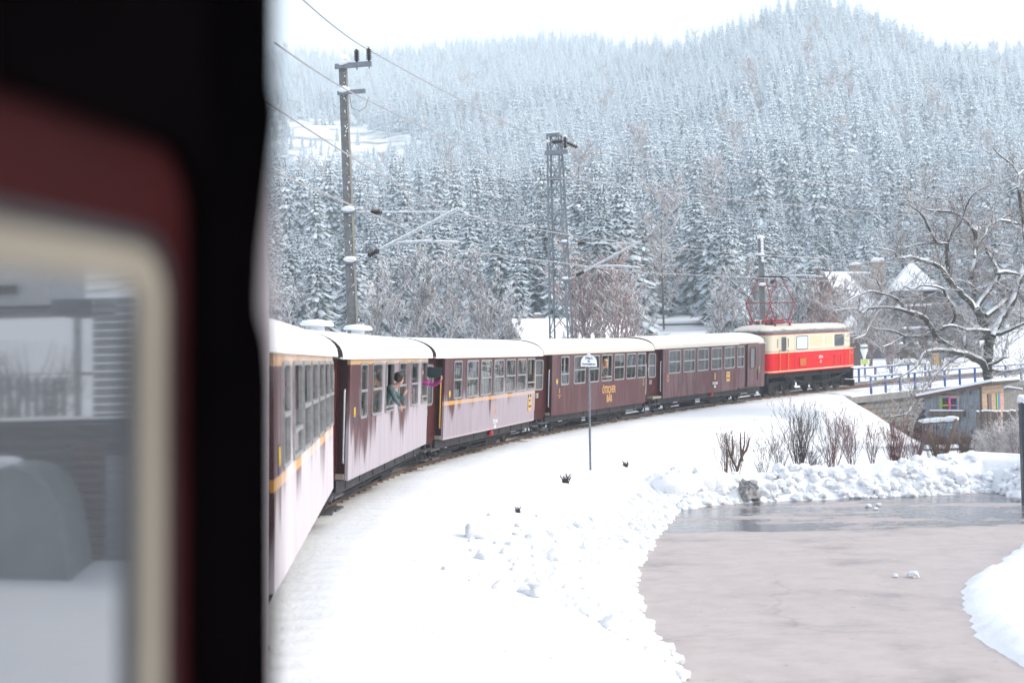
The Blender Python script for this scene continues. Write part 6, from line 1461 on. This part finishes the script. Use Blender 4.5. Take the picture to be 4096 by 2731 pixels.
shrub('thin reddish shrub in front of the steep snow slope', 3395, 1880, 47.0, 2.0, 'stem_red', 48, 11, .46, .9, (8, 4, 2), .006)
shrub('sparse reddish shrub before the dense clump of red stems', 3470, 1880, 47.4, 1.8, 'stem_red', 54, 9, .5, .9, (7, 4, 2), .006)
shrub('dense clump of upright red stems close to the swing', 3570, 1885, 46.8, 1.85, 'stem_red', 49, 46, .26, 1.3, (5, 3, 1), .006)
shrub('reddish twiggy shrub against the stone bridge wall', 3640, 1860, 50, 1.9, 'stem_red', 55, 14, .5, .9, (8, 4, 2), .006)
shrub('brown shrub with withered leaves growing through the swing frame', 3745, 1885, 49, 1.7, 'stem_brown', 50, 30, .42, 1.0, (7, 4, 2), .007)
shrub('second brown shrub, beside the outer leg of the swing', 3850, 1885, 49.5, 1.5, 'stem_brown', 56, 20, .5, .9, (7, 4, 2), .007)
for i, (u, Y, h, w) in enumerate(((3965, 49.5, 1.7, 1.2), (4045, 48.5, 1.9, 1.25), (4130, 48, 2.0, 1.2), (3920, 51, 1.3, 1.2))):
    shrub(('dense frosted pinkish bush straight below the dark board fence', 'frosted pinkish bush overlapping the dark edge post', 'frosted pinkish bush behind the dark edge post', 'smallest frosted pinkish bush next to the swing leg')[i], u, 1900, Y, h, 'stem_frost', 60 + i, 18, .62, .6, (10, 6, 3), .006, w, 'frosted bushes below the fence', 'bush')
# dark tufts poking out of the snow
for i, (u, v, s, lab) in enumerate(((2264, 1932, .16, 'largest dark tuft of dead plants poking from the snow below the sign'), (2502, 1868, .13, 'dark dead tuft in the snow past the foot of the sign post'), (2073, 2050, .09, 'smallest dark tuft in the open snow slope'))):
    p = on_ground(u, v); mb = MB(); rg = random.Random(i)
    for k in range(26): mb.tube([p + Vector((rg.uniform(-.5, .5), rg.uniform(-.4, .4), -.02)) * s, p + Vector((rg.uniform(-1, 1) * s, rg.uniform(-.6, .6) * s, rg.uniform(.4, 1.6) * s))], [s * .1, s * .04], 4)
    single('dead_plant', mb, M['stem_dark'], lab, 'dead plant')
gb = MB(); rg = random.Random(3)
for k in range(60):
    u, v = rg.uniform(1250, 2500), rg.uniform(1780, 2650); p = on_ground(u, v); s, d = sd(p.x, p.y)
    if d < 2.4 or lot_dist(p.x, p.y) < .3: continue
    for _ in range(rg.randint(1, 3)): a = Vector((rg.uniform(-.05, .05), rg.uniform(-.05, .05), 0)); gb.tube([p + a - Vector((0, 0, .02)), p + a * 2.2 + Vector((0, 0, rg.uniform(.02, .06)))], [.003, .0015], 3)
put('dry_grass', gb.mesh('dry_grass', M['stem_brown']), kind='stuff')

# ------------------------------------------------------------------ ploughed snow
mb = MB(); rg = random.Random(4)
FAR = [LOT[i] for i in range(6, 13)]
cum = [0]
for a, b in zip(FAR[:-1], FAR[1:]): cum.append(cum[-1] + float(np.hypot(*(b - a))))
def far_at(t):
    t = min(max(t, 0), cum[-1]); i = max(j for j in range(len(cum) - 1) if cum[j] <= t + 1e-9); k = (t - cum[i]) / (cum[i + 1] - cum[i]); p = FAR[i] * (1 - k) + FAR[i + 1] * k; d = (FAR[i + 1] - FAR[i]); d = d / np.hypot(*d); return p, np.array([-d[1], d[0]])
TT = np.arange(-.4, cum[-1] + .5, .07); WW = np.arange(-.25, 3.0, .075); vs = []
for t in TT:
    p, nn_ = far_at(t); hgt = np.interp(t, [-.4, .8, 3, 6, 8.5, 10.5, 12.5, 14], [.55, 1.0, .92, .86, 1.0, 1.05, .8, .3])
    for w in WW:
        q = p + nn_ * w; ww = w + .25 * float(fbm([t * 1.7], [w], 2, 3)[0])
        prof = float(np.interp(ww, [-.25, 0, .25, .75, 1.15, 1.7, 2.4, 3.0], [0, .05, .35, .88, 1.0, .85, .45, .1]))
        cell_ = mnoise.voronoi(Vector((t * 2.6, w * 2.6, 3)))[0][0]; cell2 = mnoise.voronoi(Vector((t * 6, w * 6, 9)))[0][0]
        h = prof * (hgt * (1 + .45 * float(fbm([t * .8], [w * .8], 2, 8)[0]))) + (.16 * (.5 - cell_) + .08 * (.5 - cell2)) * min(1, prof * 2.5)
        vs.append((q[0] + .05 * mnoise.noise(Vector((t * 4, w * 4, 0))), q[1] + .05 * mnoise.noise(Vector((t * 4, w * 4, 7))), LOTZ - .05 + h))
m = len(WW); mb.add(vs, [(i * m + j, (i + 1) * m + j, (i + 1) * m + j + 1, i * m + j + 1) for i in range(len(TT) - 1) for j in range(m - 1)], 0, True)
for k in range(460):
    t = rg.uniform(-.3, cum[-1]); w = abs(rg.gauss(.25, .45)); p, nn_ = far_at(t); q = p + nn_ * w; r = rg.choice((.05, .07, .09, .12, .16, .2)) * rg.uniform(.7, 1.2)
    i = int((t + .4) / .07); j = min(len(WW) - 1, int((w + .25) / .075)); z = vs[min(i, len(TT) - 1) * m + j][2]
    mb.blob((q[0], q[1], z + r * .15), r, rg.random() * 90, 2 if r > .11 else 1, .8, .5, 0, True)
for k in range(5): p, nn_ = far_at(.5 + k * .42); q = p + nn_ * .75; mb.blob((q[0], q[1], LOTZ + .55), .46, 31 + k, 2, .9, .22, 0, True)
put('snow_bank', mb.mesh('snow_bank', M['snow_clod']), kind='stuff')
mb = MB(); LEFT = [LOT[i] for i in range(0, 7)]
for k in range(1900):
    i = rg.choices(range(6), (3, 5, 4, 4, 3, 2))[0]; t = rg.random(); p = LEFT[i] * (1 - t) + LEFT[i + 1] * t; d = LEFT[i + 1] - LEFT[i]; d = d / np.hypot(*d); nn_ = np.array([-d[1], d[0]])
    w = abs(rg.gauss(0, (1.0, .95, .8, .6, .42, .38)[i])) - .12; q = p + nn_ * w
    if lot_dist(q[0], q[1]) < -.2: q = p - nn_ * w
    r = (rg.choice((.03, .045, .06, .08, .10, .13)) if rg.random() < .93 else rg.uniform(.13, .25) * (1, 1, .9, .8, .6, .6)[i]) * rg.uniform(.7, 1.2)
    mb.blob((q[0], q[1], max(gz(q[0], q[1]), LOTZ) + r * rg.uniform(-.4, .25)), r, rg.random() * 90, 2 if r > .09 else 1, .75, .5, 0, True)
put('snow_clods', mb.mesh('snow_clods', M['snow_clod']), kind='stuff')
for i, (u, v, r, lab) in enumerate(((2690, 2662, .16, 'snow lump alone on the yard by the low end of its ploughed rim'), (2532, 2430, .085, 'small snow ball touching the ploughed rim of the yard'), (2556, 2414, .06, 'tiny snow ball beside another at the ploughed rim'), (2570, 2190, .07, 'snow ball at the curved rim below the wet patch'),
                                    (3465, 1985, .12, 'largest of the white lumps scattered before the far snow bank'), (3473, 2028, .08, 'white lump out on the wet yard before the snow bank'), (3514, 2022, .075, 'white lump beside another out on the wet yard'), (3503, 2038, .06, 'flattest white lump out on the wet yard'), (3320, 1994, .10, 'grey-white lump against the foot of the far bank'), (3655, 2308, .11, 'grey icy chunk in the middle of the yard'), (3582, 2308, .06, 'small icy crumb next to the grey chunk in the yard'))):
    p = at_z(u, v, LOTZ); single('snow_lump', MB().blob((p.x, p.y, LOTZ + r * .45), r, i * 7 + 1, 2, .7, .5, 0, False), M['snow_dirty'] if i in (0, 8, 9, 10) else M['snow_clod'], lab, 'snow lump', 'snow lumps on the yard')
p = at_z(2995, 2008, LOTZ); single('ice_block', MB().blob((p.x, p.y, LOTZ + .22), .26, 17, 2, 1.1, .6).blob((p.x + .14, p.y, LOTZ + .5), .17, 3, 2, .9, .5).blob((p.x - .12, p.y, LOTZ + .48), .17, 8, 2, 1.1, .5), plain('dirty_ice', (0.30, 0.30, 0.31), .6, var=.5, scale=4), 'dirty grey lump of ice standing upright at the foot of the bank', 'ice block')

# ------------------------------------------------------------------ people at the windows
def skin_mesh(nodes, edges, mat, sub=1):
    me = bpy.data.meshes.new('skin_tmp'); names = list(nodes); me.from_pydata([nodes[n][0] for n in names], [(names.index(a), names.index(b)) for a, b in edges], [])
    o = bpy.data.objects.new('skin_tmp', me); C.objects.link(o); md = o.modifiers.new('s', 'SKIN'); md.use_smooth_shade = True
    sv = me.skin_vertices[0].data
    for i, n in enumerate(names): sv[i].radius = (nodes[n][1], nodes[n][1]); sv[i].use_root = (i == 0)
    s2 = o.modifiers.new('u', 'SUBSURF'); s2.levels = sub; s2.render_levels = sub
    dg = bpy.context.evaluated_depsgraph_get(); r = bpy.data.meshes.new_from_object(o.evaluated_get(dg)); bpy.data.objects.remove(o); r.materials.clear(); r.materials.append(mat); return r
M['skin'] = plain('skin', (0.46, 0.25, 0.185), 0.5, var=.1); M['hair_dark'] = plain('dark_hair', (0.02, 0.014, 0.012), 0.5, var=.4, scale=30); M['hair_blond'] = plain('blond_hair', (0.42, 0.25, 0.11), 0.5, var=.3, scale=25, stretch=(1, 1, .2))
M['jacket_teal'] = plain('teal_grey_jacket', (0.075, 0.125, 0.135), .8, var=.35, scale=20); M['jacket_magenta'] = plain('magenta_sleeve', (0.30, 0.02, 0.20), .7, var=.15); M['jacket_grey'] = plain('grey_jacket', (0.10, 0.11, 0.13), .8); M['screen'] = plain('dark_tablet_cover', (0.006, 0.022, 0.024), .4)
def person(label, mtx, head, face, shoulders, arms, jacket, hair, long_hair=False, pelvis=None, glasses=False):
    """upper body: pelvis, chest, neck, head with nose, chin and ears, two arms ending in five-fingered hands; coordinates local to the coach"""
    root = thing('person', label, 'person', matrix=mtx); V_ = Vector; head, face = V_(head), V_(face).normalized(); up = V_((0, 0, 1)); side = face.cross(up).normalized(); mid = (V_(shoulders[0]) + V_(shoulders[1])) / 2
    pel = V_(pelvis) if pelvis else V_((mid.x, -.62, 1.45)); N = {}; E = []
    N['chest'] = (mid - V_((0, 0, .12)), .13); N['pelvis'] = (pel, .14); N['neckbase'] = (mid + V_((0, 0, .03)), .07); N['neck'] = (head - up * .10 - face * .02, .05); N['jaw'] = (head - up * .04 + face * .015, .075); N['skull'] = (head + up * .045 - face * .005, .092); N['crown'] = (head + up * .11 - face * .01, .06)
    E += [('chest', 'pelvis'), ('chest', 'neckbase'), ('neckbase', 'neck'), ('neck', 'jaw'), ('jaw', 'skull'), ('skull', 'crown')]
    N['nose'] = (head - up * .005 + face * .105, .013); N['chin'] = (head - up * .085 + face * .065, .025); E += [('jaw', 'nose'), ('jaw', 'chin')]
    for s, nm_ in ((-1, 'l'), (1, 'r')): N['ear' + nm_] = (head + side * s * .088 + up * .01 - face * .01, .016); E.append(('skull', 'ear' + nm_))
    J = {'chest': (N['chest'][0], .155), 'pelvis': (pel, .165), 'collar': (mid + V_((0, 0, .05)), .075)}; JE = [('chest', 'pelvis'), ('chest', 'collar')]
    for k, (sh, (el, wr, hd)) in enumerate(zip(shoulders, arms)):
        sh, el, wr, hd = V_(sh), V_(el), V_(wr), V_(hd); a = 'a%d' % k
        N[a + 's'] = (sh, .055); N[a + 'e'] = (el, .038); N[a + 'w'] = (wr, .026); hdv = (hd - wr).normalized(); pal = wr + hdv * .05; N[a + 'p'] = (pal, .030)
        E += [('neckbase', a + 's'), (a + 's', a + 'e'), (a + 'e', a + 'w'), (a + 'w', a + 'p')]; J[a + 's'] = (sh, .075); J[a + 'e'] = (el, .058); J[a + 'w'] = (wr - (wr - el).normalized() * .01, .045); JE += [('collar', a + 's'), (a + 's', a + 'e'), (a + 'e', a + 'w')]
        lat = hdv.cross(V_((.3, 1, .2))).normalized()
        for f, (o, ln) in enumerate(((-.03, .060), (-.01, .075), (.01, .070), (.03, .055))):
            b = pal + lat * o + hdv * .02; m_ = b + hdv * ln * .6; t = m_ + hdv * ln * .3 - up * .02
            for s_, p, r in (('b', b, .010), ('m', m_, .009), ('t', t, .008)): N[a + 'f%d' % f + s_] = (p, r)
            E += [(a + 'p', a + 'f%db' % f), (a + 'f%db' % f, a + 'f%dm' % f), (a + 'f%dm' % f, a + 'f%dt' % f)]
        N[a + 'th'] = (wr + hdv * .03 - lat * .04, .011); N[a + 'tt'] = (wr + hdv * .075 - lat * .052, .009); E += [(a + 'p', a + 'th'), (a + 'th', a + 'tt')]
    put('body', skin_mesh(N, E, M['skin']), root); put('jacket', skin_mesh(J, JE, M[jacket]), root)
    h = MB(); h.blob(head + up * .07 - face * .022, .108, 4, 2, .92, .12, 0, True); h.blob(head + up * .02 - face * .05, .095, 9, 2, 1.0, .12, 0, True)
    if long_hair:
        for q in range(5): h.tube([head + up * .08 - face * .05 + side * (q - 2) * .03, head - face * .09 + side * (q - 2) * .04 - up * .05, head - face * .06 + side * (q - 2) * .045 - up * .22], [.05, .05, .02], 6)
    part('hair', h, M[hair], root)
    for s in (-1, 1): part('eye', MB().blob(head + face * .083 + side * s * .032 + up * .02, .011, 3, 1, 1, 0), M['hair_dark'], root)
    part('mouth', MB().beam(head + face * .092 - up * .05 - side * .022, head + face * .092 - up * .05 + side * .022, .008, .008), plain('lips', (.35, .10, .09), .5), root)
    if glasses:
        g = MB()
        for s in (-1, 1): g.ring([head + face * .105 + side * (s * .033 + .026 * math.cos(a)) + up * (.02 + .02 * math.sin(a)) for a in np.linspace(0, 6.28, 10, endpoint=False)], [head + face * .105 + side * (s * .033 + .021 * math.cos(a)) + up * (.02 + .015 * math.sin(a)) for a in np.linspace(0, 6.28, 10, endpoint=False)], face * .004); g.tube([head + face * .105 + side * s * .06 + up * .02, head + side * s * .09 + up * .025], .003, 4)
        part('glasses', g, M['ink'], root)
    return root
person('dark-haired person with glasses and teal-grey jacket leaning out of a lowered window', COACH[2], (-.80, -1.46, 2.52), (.85, -.45, -.05), ((-.98, -1.30, 2.32), (-.66, -1.22, 2.30)), (((-1.05, -1.42, 2.06), (-.86, -1.50, 1.96), (-.82, -1.52, 1.86)), ((-.56, -1.46, 2.10), (-.62, -1.54, 2.20), (-.56, -1.60, 2.29))), 'jacket_teal', 'hair_dark', glasses=True, pelvis=(-.95, -.7, 1.6))
person('person in magenta sleeves holding a dark tablet out of a coach window', COACH[2], (4.70, -1.16, 2.62), (.5, -.8, 0), ((4.52, -1.10, 2.36), (4.88, -1.10, 2.36)), (((4.46, -1.40, 2.32), (4.66, -1.36, 2.40), (4.72, -1.36, 2.47)), ((4.92, -1.52, 2.28), (4.80, -1.70, 2.42), (4.77, -1.70, 2.52))), 'jacket_magenta', 'hair_dark', pelvis=(4.7, -.7, 1.6))
single('tablet', MB().box((4.76, -1.52, 2.60), (.03, .36, .27)), M['screen'], 'dark tablet held up outside the window by the person in magenta', 'tablet', None, COACH[2])
person('person with fair tied-back hair looking out of the open window behind the shunting sign', COACH[4], (.06, -1.32, 2.56), (-.6, -.6, -.1), ((-.05, -1.12, 2.30), (.28, -1.10, 2.30)), (((-.1, -1.28, 2.08), (.05, -1.36, 2.04), (.10, -1.40, 2.0)), ((.38, -1.26, 2.08), (.22, -1.36, 2.04), (.16, -1.40, 2.0))), 'jacket_grey', 'hair_blond', True, pelvis=(.15, -.7, 1.6))
person('locomotive driver with dark hair at the cab window of the locomotive', LM, (4.45, -1.30, 2.88), (.6, -.75, 0), ((4.28, -1.16, 2.62), (4.60, -1.14, 2.62)), (((4.25, -1.32, 2.46), (4.38, -1.36, 2.42), (4.46, -1.38, 2.42)), ((4.62, -1.30, 2.46), (4.54, -1.36, 2.42), (4.48, -1.38, 2.42))), 'jacket_grey', 'hair_dark', pelvis=(4.45, -.75, 2.0))

# ------------------------------------------------------------------ winter haze
t = NT('haze_air'); vp = t.n('ShaderNodeVolumePrincipled'); vp.inputs['Color'].default_value = (0.83, 0.935, 1.0, 1); vp.inputs['Density'].default_value = HAZE_DENSITY; vp.inputs['Anisotropy'].default_value = 0.0
t.link(vp.outputs[0], t.out.inputs['Volume'])
put('haze', MB().span((-720, -60, -9), (800, 1540, 380)).mesh('haze', t.mat), kind='stuff')
